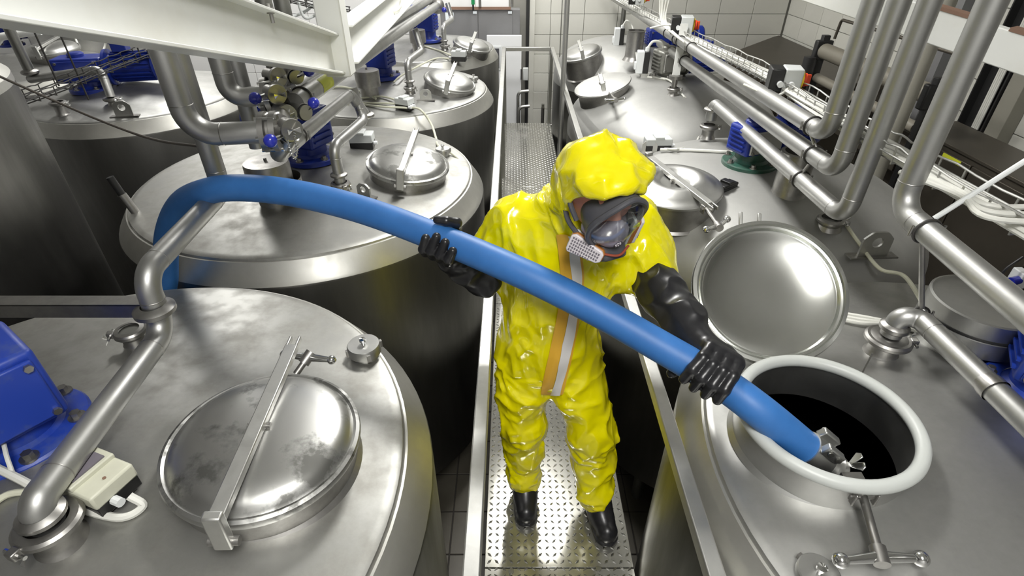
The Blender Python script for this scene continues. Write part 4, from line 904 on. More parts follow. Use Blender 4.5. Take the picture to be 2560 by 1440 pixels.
cable('thick white cable looping round the front of the beige fuse box', [on('L1', 338, 1262)+V((0, 0, 0.035)), on('L1', 362, 1272)+V((0, 0, 0.012)), on('L1', 300, 1300)+V((0, 0, 0.01)), on('L1', 170, 1265)+V((0, 0, 0.012)), on('L1', 60, 1215)+V((0, 0, 0.03)), on('L1', -30, 1175)+V((0, 0, 0.04))], 0.0095)
cable('thin white wire rising from the cable bend by the beige fuse box', [on('L1', 48, 1210)+V((0, 0, 0.02)), on('L1', 46, 1180)+V((0, 0, 0.05)), on('L1', 42, 1150)+V((0, 0, 0.06))], 0.005)
cable('cream cable half hidden by the pipe elbow at the lower left', [on('L1', 80, 1235)+V((0, 0, 0.01)), on('L1', 20, 1245)+V((0, 0, 0.01)), on('L1', -40, 1290)+V((0, 0, 0.01))], 0.008, 'cable_cream')
sb2 = on('L2', 908, 368); switch_box('grey switch box behind the lid of the second left tank', sb2, 0.05, (0.14, 0.09, 0.09), 'grey_plastic', 1, 1)
sb3 = on('L3', 1013, 272); switch_box('grey switch box with cables plugged in on the third left tank', sb3, -0.45, (0.125, 0.085, 0.085), 'grey_plastic', 3, 1)
sb4 = on('L4', 1148, 152); switch_box('grey switch box on the farthest left tank', sb4, -0.1, (0.15, 0.09, 0.10), 'grey_plastic', 1, -1)
sbR = on('R2', 1638, 380); switch_box('grey switch box behind the worker hood on the second right tank', sbR+V((0.02, 0.05, 0)), 0.05, (0.16, 0.08, 0.075), 'grey_plastic', 1, 1)
p = on('R2', 1815, 470); switch_box('small black box lying beside the spun-ring lid', p, 0.6, (0.11, 0.06, 0.03), 'black_plastic', 0)
def wall_switch(label, p, yaw):
    t = thing('motor_switch', label, 'switch', p); ax = (V((math.cos(yaw), math.sin(yaw), 0)), V((-math.sin(yaw), math.cos(yaw), 0)), V((0, 0, 1))); p = V(p)
    build(MB().box(p+V((0, 0, 0.12)), (0.05, 0.09, 0.17), ax), 'box_base', 'black_plastic', t, bevel=0.004)
    build(MB().box(p+V((0, 0, 0.12))-ax[0]*0.05, (0.06, 0.095, 0.175), ax), 'box_cover', 'white_plastic', t, bevel=0.006)
    build(MB().box(p+V((0, 0, 0.09))-ax[0]*0.085, (0.02, 0.05, 0.06), ax), 'rocker', 'white_plastic', t, bevel=0.004)
    for k in (-1, 1): build(MB().box(p+ax[1]*0.03*k+V((0, 0, 0.015)), (0.06, 0.006, 0.05), ax), 'foot', 'galv', t)
    build(MB().cyl(p+V((0, 0, 0.2)), p+V((0, 0, 0.235)), 0.018), 'cable_gland', 'white_plastic', t)
ws1 = on('R3', 1604, 192); wall_switch('white motor switch on feet beside the grey gear motor', ws1+V((0.02, 0, 0)), -0.15)
ws2 = on('R4', 1546, 122); wall_switch('white motor switch at the farthest right tank', ws2+V((0.02, 0, 0)), -0.1)
cable('white cable arching from the farthest motor switch down to the next one', [ws2+V((0.02, 0, 0.23)), ws2+V((0.06, -0.02, 0.28)), ws2+V((0.12, -0.1, 0.2)), on('R4', 1592, 165)+V((0.0, 0, 0.03)), ws1+V((-0.02, -0.02, 0.03))], 0.008)
cable('white cable looping from the motor switch into the grey gear motor', [ws1+V((0.02, 0, 0.23)), ws1+V((0.06, 0, 0.28)), ws1+V((0.14, 0.02, 0.26)), ws1+V((0.17, 0.03, 0.19))], 0.011)
cable('long white cable hanging down the side of the third right tank', [ws1+V((0.04, -0.05, 0.01)), on('R3', 1672, 205)+V((0, 0, 0.015)), on('R3', 1710, 245)+V((0, 0, 0.01)), Z(1745, 270, 0.88), Z(1755, 315, 0.84), Z(1738, 358, 0.86), on('R2', 1700, 376)+V((0, 0, 0.01)), on('R2', 1660, 380)+V((0, 0, 0.02))], 0.007)
cable('white cable along the back of the second right tank to the blue motor', [on('R2', 1650, 382)+V((0, 0, 0.02)), on('R2', 1740, 380)+V((0, 0, 0.01)), on('R2', 1830, 385)+V((0, 0, 0.01))], 0.009)
cable('white cable curving across the dark side between the two right tanks', [on('R2', 2110, 562)+V((0, 0, 0.01)), on('R2', 2150, 620)+V((0, 0, 0.012)), Z(2200, 672, 0.93), Z(2260, 690, 0.97), pR+V((-0.14, 0.04, 0.12))], 0.008, 'cable_cream')
for k in range(3):
    cable('white cable of the tied bundle crossing the open tank top', [on('R1', 2085, 786+7*k)+V((0, 0, 0.01)), on('R1', 2150, 798+8*k)+V((0, 0, 0.012)), on('R1', 2250, 815+4*k)+V((0, 0, 0.012)), on('R1', 2400, 826+9*k)+V((0, -0.03*k, 0.012)), on('R1', 2600, 828+6*k)+V((0, 0, 0.02))], 0.0075, 'cable_white', 'tied white cables crossing the open tank top')
cable('white cable hooking round the big pot on the open tank', [on('R1', 2380, 846)+V((0, 0, 0.01)), on('R1', 2440, 852)+V((0, 0, 0.01)), on('R1', 2476, 836)+V((0, 0, 0.012)), on('R1', 2474, 812)+V((0, 0, 0.03))], 0.008, 'cable_cream')
for k, (pa_, pb_, pc_) in enumerate((((1018, 272), (960, 262), (880, 262)), ((1014, 268), (950, 245), (860, 258)), ((1020, 280), (930, 268), (840, 250)))):
    cable('cream cable lying across the third left tank towards its switch box', [on('L3', *pa_)+V((0, 0, 0.03)), on('L3', *pb_)+V((0, 0, 0.012)), on('L3', *pc_)+V((0, 0, 0.012))], 0.008, 'cable_cream', 'cream cables lying across the third left tank')
cable('cream cable coiled at the left side of the third left tank', [on('L3', 940, 250)+V((0, 0, 0.01)), on('L3', 880, 225)+V((0, 0, 0.01)), on('L3', 835, 222)+V((0, 0, 0.01)), Z(825, 240, 0.95), on('L3', 870, 262)+V((0, 0, 0.01))], 0.010, 'cable_cream')
cable('pale cable hanging from the third left tank to the second tank lid', [sb3+V((0.05, -0.04, 0.02)), Z(1052, 275, 0.99), Z(1078, 310, 0.9), Z(1090, 345, 0.90), on('L2', 1097, 372)+V((0, 0, 0.02)), on('L2', 1130, 388)+V((0, 0, 0.012)), Z(1155, 405, 0.93)], 0.008, 'cable_cream')
cable('cream cable running to the switch box of the farthest left tank', [sb4+V((-0.08, 0, 0.02)), on('L4', 1085, 150)+V((0, 0, 0.01)), on('L3', 1010, 195)+V((0, 0, 0.03)), on('L3', 985, 212)+V((0, 0, 0.02))], 0.008, 'cable_cream')
cable('cream cable from the far left motor to the farthest switch box', [on('L4', 1060, 120)+V((0, 0, 0.02)), on('L4', 1100, 130)+V((0, 0, 0.012)), sb4+V((-0.06, 0.03, 0.04))], 0.008, 'cable_cream')
for k, (a, b, c) in enumerate((((180, 72), (190, 100), (200, 120)), ((266, 90), (262, 115), (252, 145)))):
    cable(['left', 'right'][k]+' white wire hanging in front of the pale drum', [Y(*a, 6.2), Y(*b, 6.2), Y(*c, 6.1)], 0.01)

# ------------------------------------------------------------------ machines at the right
def slab_box(t, name, c, size, m, bevel=0.004, **k): return build(MB().box(c, size), name, m, t, bevel=bevel, **k)
a_, b_ = Z(1835, 115, 0.55), Z(2030, 235, 0.55)
t = thing('dark_machine', 'large dark brown boxy machine in the shaded right corner', 'machine', (3.05, 6.9, FLOORZ))
bx0, by0, by1, bx1 = 2.52, 5.35, 7.75, 3.62
mp = [(2.84, 5.4), (3.60, 5.3), (3.60, 7.88), (3.50, 7.80), (2.50, 6.67)]; ax3 = (V((1, 0, 0)), V((0, 1, 0)), V((0, 0, 1)))
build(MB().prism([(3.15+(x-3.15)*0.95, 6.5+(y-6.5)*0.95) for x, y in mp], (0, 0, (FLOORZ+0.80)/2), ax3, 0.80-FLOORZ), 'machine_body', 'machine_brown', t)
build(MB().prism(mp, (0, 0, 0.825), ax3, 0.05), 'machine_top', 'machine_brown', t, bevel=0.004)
for k in range(12): f = (k+0.5)/12; slab_box(t, 'cooling_rib', (2.83-0.32*f, 5.47+1.2*f, 0.35), (0.03, 0.03, 0.7), 'machine_brown', 0)
# roller conveyor beside the right wall
t = thing('roller_conveyor', 'beige roller on a black frame against the right wall', 'conveyor', (3.2, 4.6, FLOORZ))
r0, r1 = Y(2062, 128, 5.0), Y(2230, 190, 4.0)
r1 = V((r0.x+0.02, 3.6, r0.z))
build(MB().cyl(r0, r1, 0.062, 28), 'roller', 'roller_beige', t); build(MB().cyl(r0-V((0, 0, 0.22)), r1-V((0, 0, 0.22)), 0.038, 24), 'lower_roller', 'roller_beige', t)
for yy in (r0.y+0.05, r1.y-0.05):
    slab_box(t, 'frame_post', (r0.x, yy, (FLOORZ+r0.z+0.12)/2), (0.06, 0.05, r0.z+0.12-FLOORZ), 'dark_frame'); slab_box(t, 'bearing_block', (r0.x, yy, r0.z), (0.14, 0.06, 0.16), 'dark_frame', 0.01)
build(MB().beam((r0.x, r0.y, r0.z-0.5), (r0.x, r1.y, r0.z-0.5), 0.05, 0.05), 'frame_beam', 'cabinet_steel', t)
build(MB().cyl(r0+V((-0.1, 0.02, -0.05)), r0+V((-0.1, 0.02, -0.28)), 0.05), 'drive_unit', 'dark_frame', t)
build(MB().tube(bend([r0+V((0.05, 0, 0.1)), r0+V((0.05, -0.02, 0.25)), r1+V((0.05, 0, 0.25))], 0.03), 0.012), 'guard_rail', 'cabinet_steel', t)
# steel cabinet below the tray
c0_ = Z(2252, 312, 1.0)
t = thing('control_cabinet', 'wide dark steel control cabinet under the right-hand cable tray', 'cabinet', (3.08, 2.6, FLOORZ))
cx0, cx1, cy0, cy1, cz = 2.90, 3.26, 1.30, 3.93, 0.90
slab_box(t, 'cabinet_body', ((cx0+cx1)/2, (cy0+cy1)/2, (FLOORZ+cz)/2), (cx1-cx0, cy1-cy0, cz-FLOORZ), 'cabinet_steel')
slab_box(t, 'cabinet_top', ((cx0+cx1)/2, (cy0+cy1)/2, cz+0.012), (cx1-cx0+0.03, cy1-cy0+0.03, 0.022), 'cabinet_steel')
ds = [cy0+0.01, cy0+0.62, cy0+1.25, cy0+1.9, cy1-0.01]
for a, b in zip(ds, ds[1:]):
    d = slab_box(t, 'cabinet_door', (cx0-0.01, (a+b)/2, (FLOORZ+cz)/2), (0.02, b-a-0.012, cz-FLOORZ-0.06), 'cabinet_steel')
    slab_box(d if False else t, 'door_handle', (cx0-0.026, a+0.06, 0.3), (0.016, 0.02, 0.12), 'dark_frame')
slab_box(t, 'warning_strip', (cx0-0.012, cy1-0.56, cz-0.05), (0.02, 0.17, 0.03), 'label_yellow', 0)
for i in range(2):
    for k in range(5): build(MB().sphere((cx0-0.024, cy1-0.08-0.055*k, 0.46-0.10*i), 0.012, 8), 'push_button', 'dark_frame', t)
build(MB().sphere((cx0-0.026, cy1-0.12, 0.12), 0.018, 10), 'lamp_button', 'knob_red', t)
# columns and trunking on the right wall
cl = Y(2290, 200, 3.55)
single(MB().cyl((cl.x, cl.y, FLOORZ), (cl.x, cl.y, CEILZ), 0.045, 28), 'round_column', 'column_paint', 'beige round column behind the risers on the right', 'column', (cl.x, cl.y, FLOORZ))
ck = Y(2470, 240, 3.0); ck.x = WR-0.10
ck = X(2465, 250, WR-0.09)
t = thing('cable_trunking', 'black vertical trunking with white cables on the right wall', 'trunking', (ck.x, ck.y, 0.9))
slab_box(t, 'trunking_back', (WR-0.04, ck.y, 2.0), (0.05, 0.26, 2.6), 'dark_frame')
for k in (-1, 1): slab_box(t, 'trunking_side', (WR-0.09, ck.y+0.125*k, 2.0), (0.07, 0.012, 2.6), 'dark_frame', 0)
for k in range(4): build(MB().cyl((WR-0.09, ck.y-0.05+0.018*k, 0.8), (WR-0.09, ck.y-0.03+0.018*k, 3.2), 0.008, 8), 'trunk_cable', 'cable_white', t)
slab_box(t, 'column_cover', (WR-0.06, ck.y-0.21, 2.0), (0.10, 0.14, 2.6), 'column_paint')
q = X(2330, 190, WR-0.05)
single(MB().box((WR-0.05, q.y, 1.9), (0.06, 0.10, 2.4)), 'wall_duct', 'column_paint', 'grey painted wall duct left of the black trunking', 'duct', (WR-0.05, q.y, 0.7))
q = X(2315, 240, WR-0.35)
single(MB().box((WR-0.35, q.y, (FLOORZ+1.75)/2), (0.07, 0.07, 1.75-FLOORZ)), 'steel_post', 'locker_grey', 'dark grey square post behind the beige column', 'post', (WR-0.35, q.y, FLOORZ))
q = X(2540, 700, 2.82); t = thing('plug_socket', 'blue plug with a black lead on a white socket at the right edge', 'plug', q)
build(MB().box(q+V((0.03, 0.02, 0.0)), (0.05, 0.08, 0.10)), 'socket_box', 'white_plastic', t, bevel=0.006); build(MB().cyl(q+V((0.01, 0, 0)), q+V((-0.05, -0.02, 0)), 0.025), 'plug_body', 'ball_blue', t)
build(MB().tube(smooth_path([q+V((-0.05, -0.02, 0)), q+V((-0.09, -0.02, -0.05)), q+V((-0.08, 0.02, 0.04)), q+V((-0.02, 0.02, 0.14))]), 0.007, 8), 'plug_lead', 'black_plastic', t)

# ------------------------------------------------------------------ blue hose
HOSE_PX = [(Y(418, 760, 1.88)), (Y(416, 690, 1.88)), (Y(418, 590, 1.86)), (Y(452, 512, 1.79)), (Y(520, 478, 1.70)), (Y(610, 470, 1.65)), (Y(740, 484, 1.60)), (Y(900, 523, 1.54)),
           (Y(1085, 590, 1.44)), (Y(1300, 681, 1.30)), (Y(1480, 770, 1.21)), (Y(1640, 860, 1.12)), (Y(1790, 948, 1.03)), (Y(1900, 1028, 0.945)), (Y(2015, 1122, 0.905))]
HOSE_R = 0.0445
hpath = smooth_path([HOSE_PX[0]-V((0, 0, 0.35))]+HOSE_PX, 10)
hs = thing('transfer_hose', 'thick blue hose arching from behind the pipe through both gloves into the hatch', 'hose', hpath[0])
build(MB().tube(hpath, HOSE_R, 32), 'hose_body', 'hose_blue', hs)
hd = (hpath[-1]-hpath[-4]).normalized(); he = hpath[-1]
hx, hy, _ = frame(hd)
build(MB().lathe([(0.030, -0.01), (0.048, -0.008), (0.049, 0.0), (0.049, 0.055), (0.046, 0.06), (0.034, 0.065), (0.034, 0.085), (0.046, 0.09), (0.046, 0.105), (0.028, 0.108), (0.028, 0.12), (1e-4, 0.12)], he, hd, 32), 'coupling', 'lid_steel', hs)
cu = (V((0, 0, 1))-hd*hd.z).normalized(); cr = hd.cross(cu)
for sg in (-1, 1):
    e = build(MB().box(he+hd*0.022+cu*0.052+cr*0.026*sg, (0.022, 0.055, 0.03), (cr, hd, cu)), 'clamp_jaw', 'lid_steel', hs, bevel=0.004)
    for k in (-1, 1): build(MB().cyl(he+hd*(0.022+0.014*k)+cu*0.055-cr*-0.0+cr*0.036*sg, he+hd*(0.022+0.014*k)+cu*0.055+cr*0.043*sg, 0.007, 10), 'clamp_screw', 'post_steel', e)
wn = he+hd*0.105+cu*0.045
build(MB().cyl(he+hd*0.10+cu*0.02, wn, 0.007, 10), 'wing_stem', 'chrome', hs)
for sg in (-1, 1):
    dd = (cu*0.9+cr*0.55*sg+hd*0.1).normalized(); ee = dd.cross(hd).normalized()
    build(MB().prism([(0, -0.005), (0.036, -0.012), (0.042, 0), (0.036, 0.012), (0, 0.005)], wn, (dd, ee, dd.cross(ee)), 0.004), 'wing_nut', 'chrome', hs, bevel=0.001)

# ------------------------------------------------------------------ implicit-surface modelling for the worker
def grid(lo, hi, h):
    xs = [np.arange(lo[i], hi[i]+h, h, dtype=np.float32) for i in range(3)]
    return np.meshgrid(*xs, indexing='ij')
def smin(a, b, k):
    h = np.clip(0.5+0.5*(b-a)/k, 0, 1); return b*(1-h)+a*h-k*h*(1-h)
def smax(a, b, k): return -smin(-a, -b, k)
def cap(G, a, b, ra, rb):
    ax, ay, az = a; bx, by, bz = b; dx, dy, dz = bx-ax, by-ay, bz-az; L2 = dx*dx+dy*dy+dz*dz
    px, py, pz = G[0]-ax, G[1]-ay, G[2]-az; h = np.clip((px*dx+py*dy+pz*dz)/L2, 0, 1)
    return np.sqrt((px-h*dx)**2+(py-h*dy)**2+(pz-h*dz)**2)-(ra+(rb-ra)*h)
def chain(G, pts, rs, k=0.02):
    d = None
    for i in range(len(pts)-1):
        e = cap(G, pts[i], pts[i+1], rs[i], rs[i+1]); d = e if d is None else (smin(d, e, k) if k else np.minimum(d, e))
    return d
def ell(G, c, r, ax):
    px, py, pz = G[0]-c[0], G[1]-c[1], G[2]-c[2]; q = 0; 
    for a, rr in zip(ax, r): q = q+((px*a[0]+py*a[1]+pz*a[2])/rr)**2
    q = np.sqrt(q); return (q-1)*min(r)
def rbox(G, c, hs_, ax, r):
    px, py, pz = G[0]-c[0], G[1]-c[1], G[2]-c[2]; q = []
    for a, hh in zip(ax, hs_): q.append(np.abs(px*a[0]+py*a[1]+pz*a[2])-(hh-r))
    o = np.sqrt(sum(np.maximum(e, 0)**2 for e in q)); return o+np.minimum(np.maximum(np.maximum(q[0], q[1]), q[2]), 0)-r
def nets(vol, lo, h):
    s = vol < 0; nx, ny, nz = vol.shape
    cnt = np.zeros((nx-1, ny-1, nz-1), np.int8)
    for i in (0, 1):
        for j in (0, 1):
            for k in (0, 1): cnt += s[i:nx-1+i, j:ny-1+j, k:nz-1+k]
    act = (cnt > 0) & (cnt < 8); I = np.argwhere(act); idx = -np.ones(act.shape, np.int64); idx[act] = np.arange(len(I))
    acc = np.zeros((len(I), 3)); num = np.zeros(len(I))
    corners = [(i, j, k) for i in (0, 1) for j in (0, 1) for k in (0, 1)]
    for a in corners:
        for d in range(3):
            if a[d]: continue
            b = list(a); b[d] = 1
            va = vol[I[:, 0]+a[0], I[:, 1]+a[1], I[:, 2]+a[2]]; vb = vol[I[:, 0]+b[0], I[:, 1]+b[1], I[:, 2]+b[2]]
            m = (va < 0) != (vb < 0); t = np.where(m, va/np.where(m, va-vb, 1), 0)
            p = np.tile(np.array(a, float), (len(I), 1)); p[:, d] = t
            acc[m] += p[m]; num[m] += 1
    P = (I+acc/num[:, None])*h+np.array(lo)
    F = []
    for d in range(3):
        e0 = [slice(1, n_-1) for n_ in vol.shape]; sl0 = list(e0); sl1 = list(e0); sl0[d] = slice(0, vol.shape[d]-1); sl1[d] = slice(1, vol.shape[d])
        A, B = s[tuple(sl0)], s[tuple(sl1)]; ch = A != B; E = np.argwhere(ch); o = np.ones(3, int); o[d] = 0; E = E+o
        fl = A[ch]; u, v = (d+1) % 3, (d+2) % 3
        def cell(du, dv):
            q = E.copy(); q[:, u] += du; q[:, v] += dv; return idx[q[:, 0], q[:, 1], q[:, 2]]
        Q = np.stack([cell(-1, -1), cell(0, -1), cell(0, 0), cell(-1, 0)], 1)
        Q[~fl] = Q[~fl][:, ::-1]; F.append(Q)
    F = np.concatenate(F); F = F[(F >= 0).all(1)]
    return P, F
def mesh_from(P, F, name, m, parent, relax=1, label=None):
    org = ORG[parent.name]
    me = bpy.data.meshes.new(name); me.from_pydata((P-np.array(org)).tolist(), [], F.tolist())
    me.polygons.foreach_set('use_smooth', [True]*len(me.polygons)); me.materials.append(MATS[m]); me.update()
    o = bpy.data.objects.new(name, me); C.objects.link(o); o.parent = parent; ORG[o.name] = org
    if label: o['label'] = label
    return o
def relax(P, F, it=2, f=0.5):
    n_ = len(P); e = np.concatenate([F[:, [0, 1]], F[:, [1, 2]], F[:, [2, 3]], F[:, [3, 0]]])
    for _ in range(it):
        S_ = np.zeros_like(P); c = np.zeros(n_)
        for a, b in ((0, 1), (1, 0)):
            np.add.at(S_, e[:, a], P[e[:, b]]); np.add.at(c, e[:, a], 1)
        P = P*(1-f)+f*S_/np.maximum(c, 1)[:, None]
    return P
def normals(P, F):
    n_ = np.cross(P[F[:, 2]]-P[F[:, 0]], P[F[:, 3]]-P[F[:, 1]]); N = np.zeros_like(P)
    for i in range(4): np.add.at(N, F[:, i], n_)
    return N/np.maximum(np.linalg.norm(N, axis=1), 1e-12)[:, None]
def folds(P, N, segs):
    D = np.zeros(len(P))
    for a, b, wd, ht in segs:
        a = np.array(a); b = np.array(b); d = b-a; L2 = d@d; t = np.clip((P-a)@d/L2, 0, 1); q = np.linalg.norm(P-a-t[:, None]*d, axis=1)
        D += ht*np.exp(-(q/wd)**2)*np.sin(np.clip(t, 0.05, 0.95)*PI)**0.5
    return D

person = thing('person', 'worker in a yellow hooded suit, black gloves and boots, feeding the hose into the hatch', 'person', (0.2, 1.45, 0.0))
# head frame: l towards his left (image right), f where he looks, u up
yaw, pit = math.radians(27), math.radians(30)
fA = V((math.sin(yaw)*math.cos(pit), -math.cos(yaw)*math.cos(pit), -math.sin(pit))); lA = V((math.cos(yaw), math.sin(yaw), 0)); uA_ = lA.cross(fA)*-1
if uA_.z < 0: uA_ = -uA_
HC = Y(1502, 462, 1.31)
def H(l, f, u): return HC+lA*l+fA*f+uA_*u
AXH = (lA, fA, uA_)
# --- coverall
LO, HI, VX = (-0.26, 1.08, 0.03), (0.66, 1.75, 1.84), 0.0075
G = grid(LO, HI, VX)
TZ = [0.70, 0.80, 0.92, 1.02, 1.15, 1.28, 1.38, 1.45, 1.50]
TCX = [0.14, 0.138, 0.132, 0.128, 0.158, 0.186, 0.198, 0.212, 0.22]; TCY = [1.49, 1.49, 1.485, 1.48, 1.48, 1.485, 1.49, 1.47, 1.45]
TA = [0.155, 0.172, 0.180, 0.175, 0.188, 0.194, 0.180, 0.125, 0.07]; TB = [0.11, 0.125, 0.135, 0.13, 0.13, 0.13, 0.115, 0.10, 0.07]
zz = G[2]; cxg = np.interp(zz, TZ, TCX).astype(np.float32); cyg = np.interp(zz, TZ, TCY).astype(np.float32); ag = np.interp(zz, TZ, TA).astype(np.float32); bg = np.interp(zz, TZ, TB).astype(np.float32)
q = np.sqrt(((G[0]-cxg)/ag)**2+((G[1]-cyg)/bg)**2); d = (q-1)*bg
d = smax(d, zz-1.50, 0.04); d = smax(d, 0.72-zz, 0.04)
legR = [(0.055, 1.50, 0.86), (0.040, 1.475, 0.68), (0.045, 1.455, 0.50), (0.045, 1.485, 0.30), (0.052, 1.478, 0.15), (0.055, 1.475, 0.095)]
legL = [(0.225, 1.50, 0.86), (0.255, 1.455, 0.68), (0.308, 1.42, 0.50), (0.335, 1.43, 0.30), (0.352, 1.392, 0.16), (0.358, 1.385, 0.10)]
d = smin(d, chain(G, legR, [0.112, 0.105, 0.092, 0.080, 0.070, 0.066], 0.03), 0.03)
d = smin(d, chain(G, legL, [0.112, 0.103, 0.092, 0.092, 0.076, 0.068], 0.03), 0.03)
d = smin(d, cap(G, (0.42, 1.40, 0.455), (0.33, 1.43, 0.49), 0.012, 0.06), 0.05)      # pleat at the outer knee
shR, elR = (0.012, 1.515, 1.352), (-0.078, 1.52, 1.16); shL, elL = (0.375, 1.525, 1.345), (0.445, 1.445, 1.215)
d = smin(d, chain(G, [(0.16, 1.50, 1.36), shR, (-0.035, 1.53, 1.27), elR], [0.10, 0.088, 0.082, 0.062], 0.03), 0.05)
d = smin(d, chain(G, [(0.24, 1.50, 1.37), shL, (0.425, 1.485, 1.27), elL], [0.10, 0.092, 0.088, 0.080], 0.03), 0.05)
# hood and its collar
d = smin(d, chain(G, [tuple(H(0, -0.045, -0.06)), (0.215, 1.43, 1.46), (0.20, 1.49, 1.37)], [0.09, 0.098, 0.14], 0.04), 0.04)
d = smin(d, cap(G, (0.30, 1.46, 1.27), (0.378, 1.45, 1.195), 0.06, 0.056), 0.04)
hood = ell(G, H(0.0, -0.012, 0.012), (0.108, 0.112, 0.110), AXH)
hood = smin(hood, ell(G, H(0.0, -0.045, 0.03), (0.07, 0.06, 0.06), AXH), 0.06)
hood = smin(hood, ell(G, H(0.0, 0.050, 0.078), (0.092, 0.046, 0.034), AXH), 0.04)       # brim
d = smin(d, hood, 0.05)
face = ell(G, H(-0.020, 0.130, -0.045), (0.112, 0.142, 0.124), AXH)
d = smax(d, -face, 0.012)
d = np.maximum(d, 0.055-zz)
P, F = nets(d, LO, VX); P = relax(P, F, 2); N = normals(P, F)
# wrinkles of the stiff film: long soft folds plus finer creases that follow limbs
D = np.zeros(len(P))
for i in range(len(P)):
    p = P[i]
    w1 = noise.noise(V((p[0]*9, p[1]*9, p[2]*5+3))); w2 = noise.noise(V((p[0]*11+5, p[1]*11, p[2]*8)))
    leg = p[2] < 0.80
    sc = (7.5, 7.5, 6.5) if leg else ((8, 8, 3.6) if p[2] < 1.47 else (10, 10, 10))
    r1 = 1-abs(noise.noise(V((p[0]*sc[0]+w1*0.5, p[1]*sc[1]+w2*0.4, p[2]*sc[2]+w1*0.6))))*2
    r2 = 1-abs(noise.noise(V((p[0]*15+w2*0.6+9, p[1]*15, p[2]*11+w1*0.8))))*2
    q_ = V((p[0]*8+w2*0.4, p[1]*8+w1*0.3, p[2]*(6.5 if leg else 4.5)+w2*0.3)); vd, vp = noise.voronoi(q_)
    sg_ = 1 if noise.cell(vp[0]*7.3) > 0.35 else -0.7
    q2 = V((p[0]*21+3, p[1]*21, p[2]*15)); vd2, vp2 = noise.voronoi(q2)
    D[i] = 0.013*(r1*abs(r1)-0.35)+0.003*(r2*abs(r2)-0.3)+0.015*sg_*min(vd[1]-vd[0], 0.6)+0.0022*min(vd2[1]-vd2[0], 0.4)-0.002
segs = []
# folds fanning from the crotch, armpits, knees and the neck
cr0 = (0.145, 1.36, 0.69)
for tx, tz in ((-0.03, 0.83), (-0.05, 0.72), (0.0, 0.58), (0.30, 0.82), (0.33, 0.70), (0.32, 0.6)): segs.append((cr0, (tx, 1.36, tz), 0.012, 0.011))
for k in range(4):
    z_ = 0.125+k*0.042
    segs += [((-0.02, 1.42, z_), (0.12, 1.43, z_+0.02*(-1)**k), 0.010, 0.008), ((0.29, 1.34, z_+0.01), (0.43, 1.35, z_+0.02*(-1)**(k+1)), 0.010, 0.009)]
for k in range(3):
    segs += [((-0.04, 1.37, 0.42+0.05*k), (0.11, 1.38, 0.47+0.03*k), 0.012, 0.010), ((0.23, 1.35, 0.50-0.05*k), (0.39, 1.34, 0.42-0.03*k), 0.012, 0.012)]
segs += [((0.02, 1.40, 1.33), (0.10, 1.34, 1.05), 0.016, 0.012), ((0.07, 1.39, 1.36), (0.12, 1.34, 1.12), 0.014, 0.010), ((0.31, 1.40, 1.32), (0.26, 1.34, 1.05), 0.016, 0.013), ((0.34, 1.42, 1.25), (0.20, 1.34, 0.95), 0.014, 0.012),
         ((0.0, 1.37, 1.0), (0.09, 1.34, 0.93), 0.014, 0.011), ((0.13, 1.38, 1.42), (0.03, 1.42, 1.43), 0.013, 0.010), ((0.22, 1.34, 1.08), (0.29, 1.39, 1.16), 0.014, 0.010),
         (tuple(H(-0.10, 0.02, 0.08)), tuple(H(-0.11, -0.01, -0.08)), 0.012, 0.010), (tuple(H(-0.06, 0.06, 0.13)), tuple(H(-0.08, 0.03, 0.03)), 0.012, 0.009), (tuple(H(0.03, 0.08, 0.13)), tuple(H(-0.02, 0.12, 0.06)), 0.012, 0.008)]
rg = np.random.default_rng(11)
for _ in range(130):
    i = int(rg.integers(len(P))); p = P[i]; n_ = N[i]
    if p[1] > 1.56: continue
    if p[2] < 0.30: tv = np.array([1, 0.2, rg.normal()*0.35])
    elif p[2] < 0.80: tv = np.array([rg.normal(), 0.2, rg.normal()*0.9])
    elif p[2] < 1.45: tv = np.array([rg.normal()*0.45, 0.1, 1.0])
    else: tv = rg.normal(size=3)
    tv = tv-n_*(tv@n_); tv = tv/max(1e-6, np.linalg.norm(tv)); L_ = rg.uniform(0.05, 0.15)
    segs.append((p-tv*L_/2, p+tv*L_/2, rg.uniform(0.0075, 0.012), rg.uniform(0.004, 0.0085)*(1 if rg.random() < 0.65 else -1)))
hf = np.clip((P-np.array(H(-0.005, 0.135, -0.055)))@np.array(fA)*0+1, 0, 1)
fd = np.linalg.norm((P-np.array(HC+fA*0.10-uA_*0.05)), axis=1); calm = np.clip((fd-0.09)/0.06, 0.15, 1)
P = P+N*((D+folds(P, N, segs))*calm)[:, None]
P = relax(P, F, 1, 0.25)
coverall = mesh_from(P, F, 'coverall', 'suit_yellow', person, label='glossy yellow hooded coverall')
bvh = BVHTree.FromPolygons([V(p) for p in P.tolist()], F.tolist())
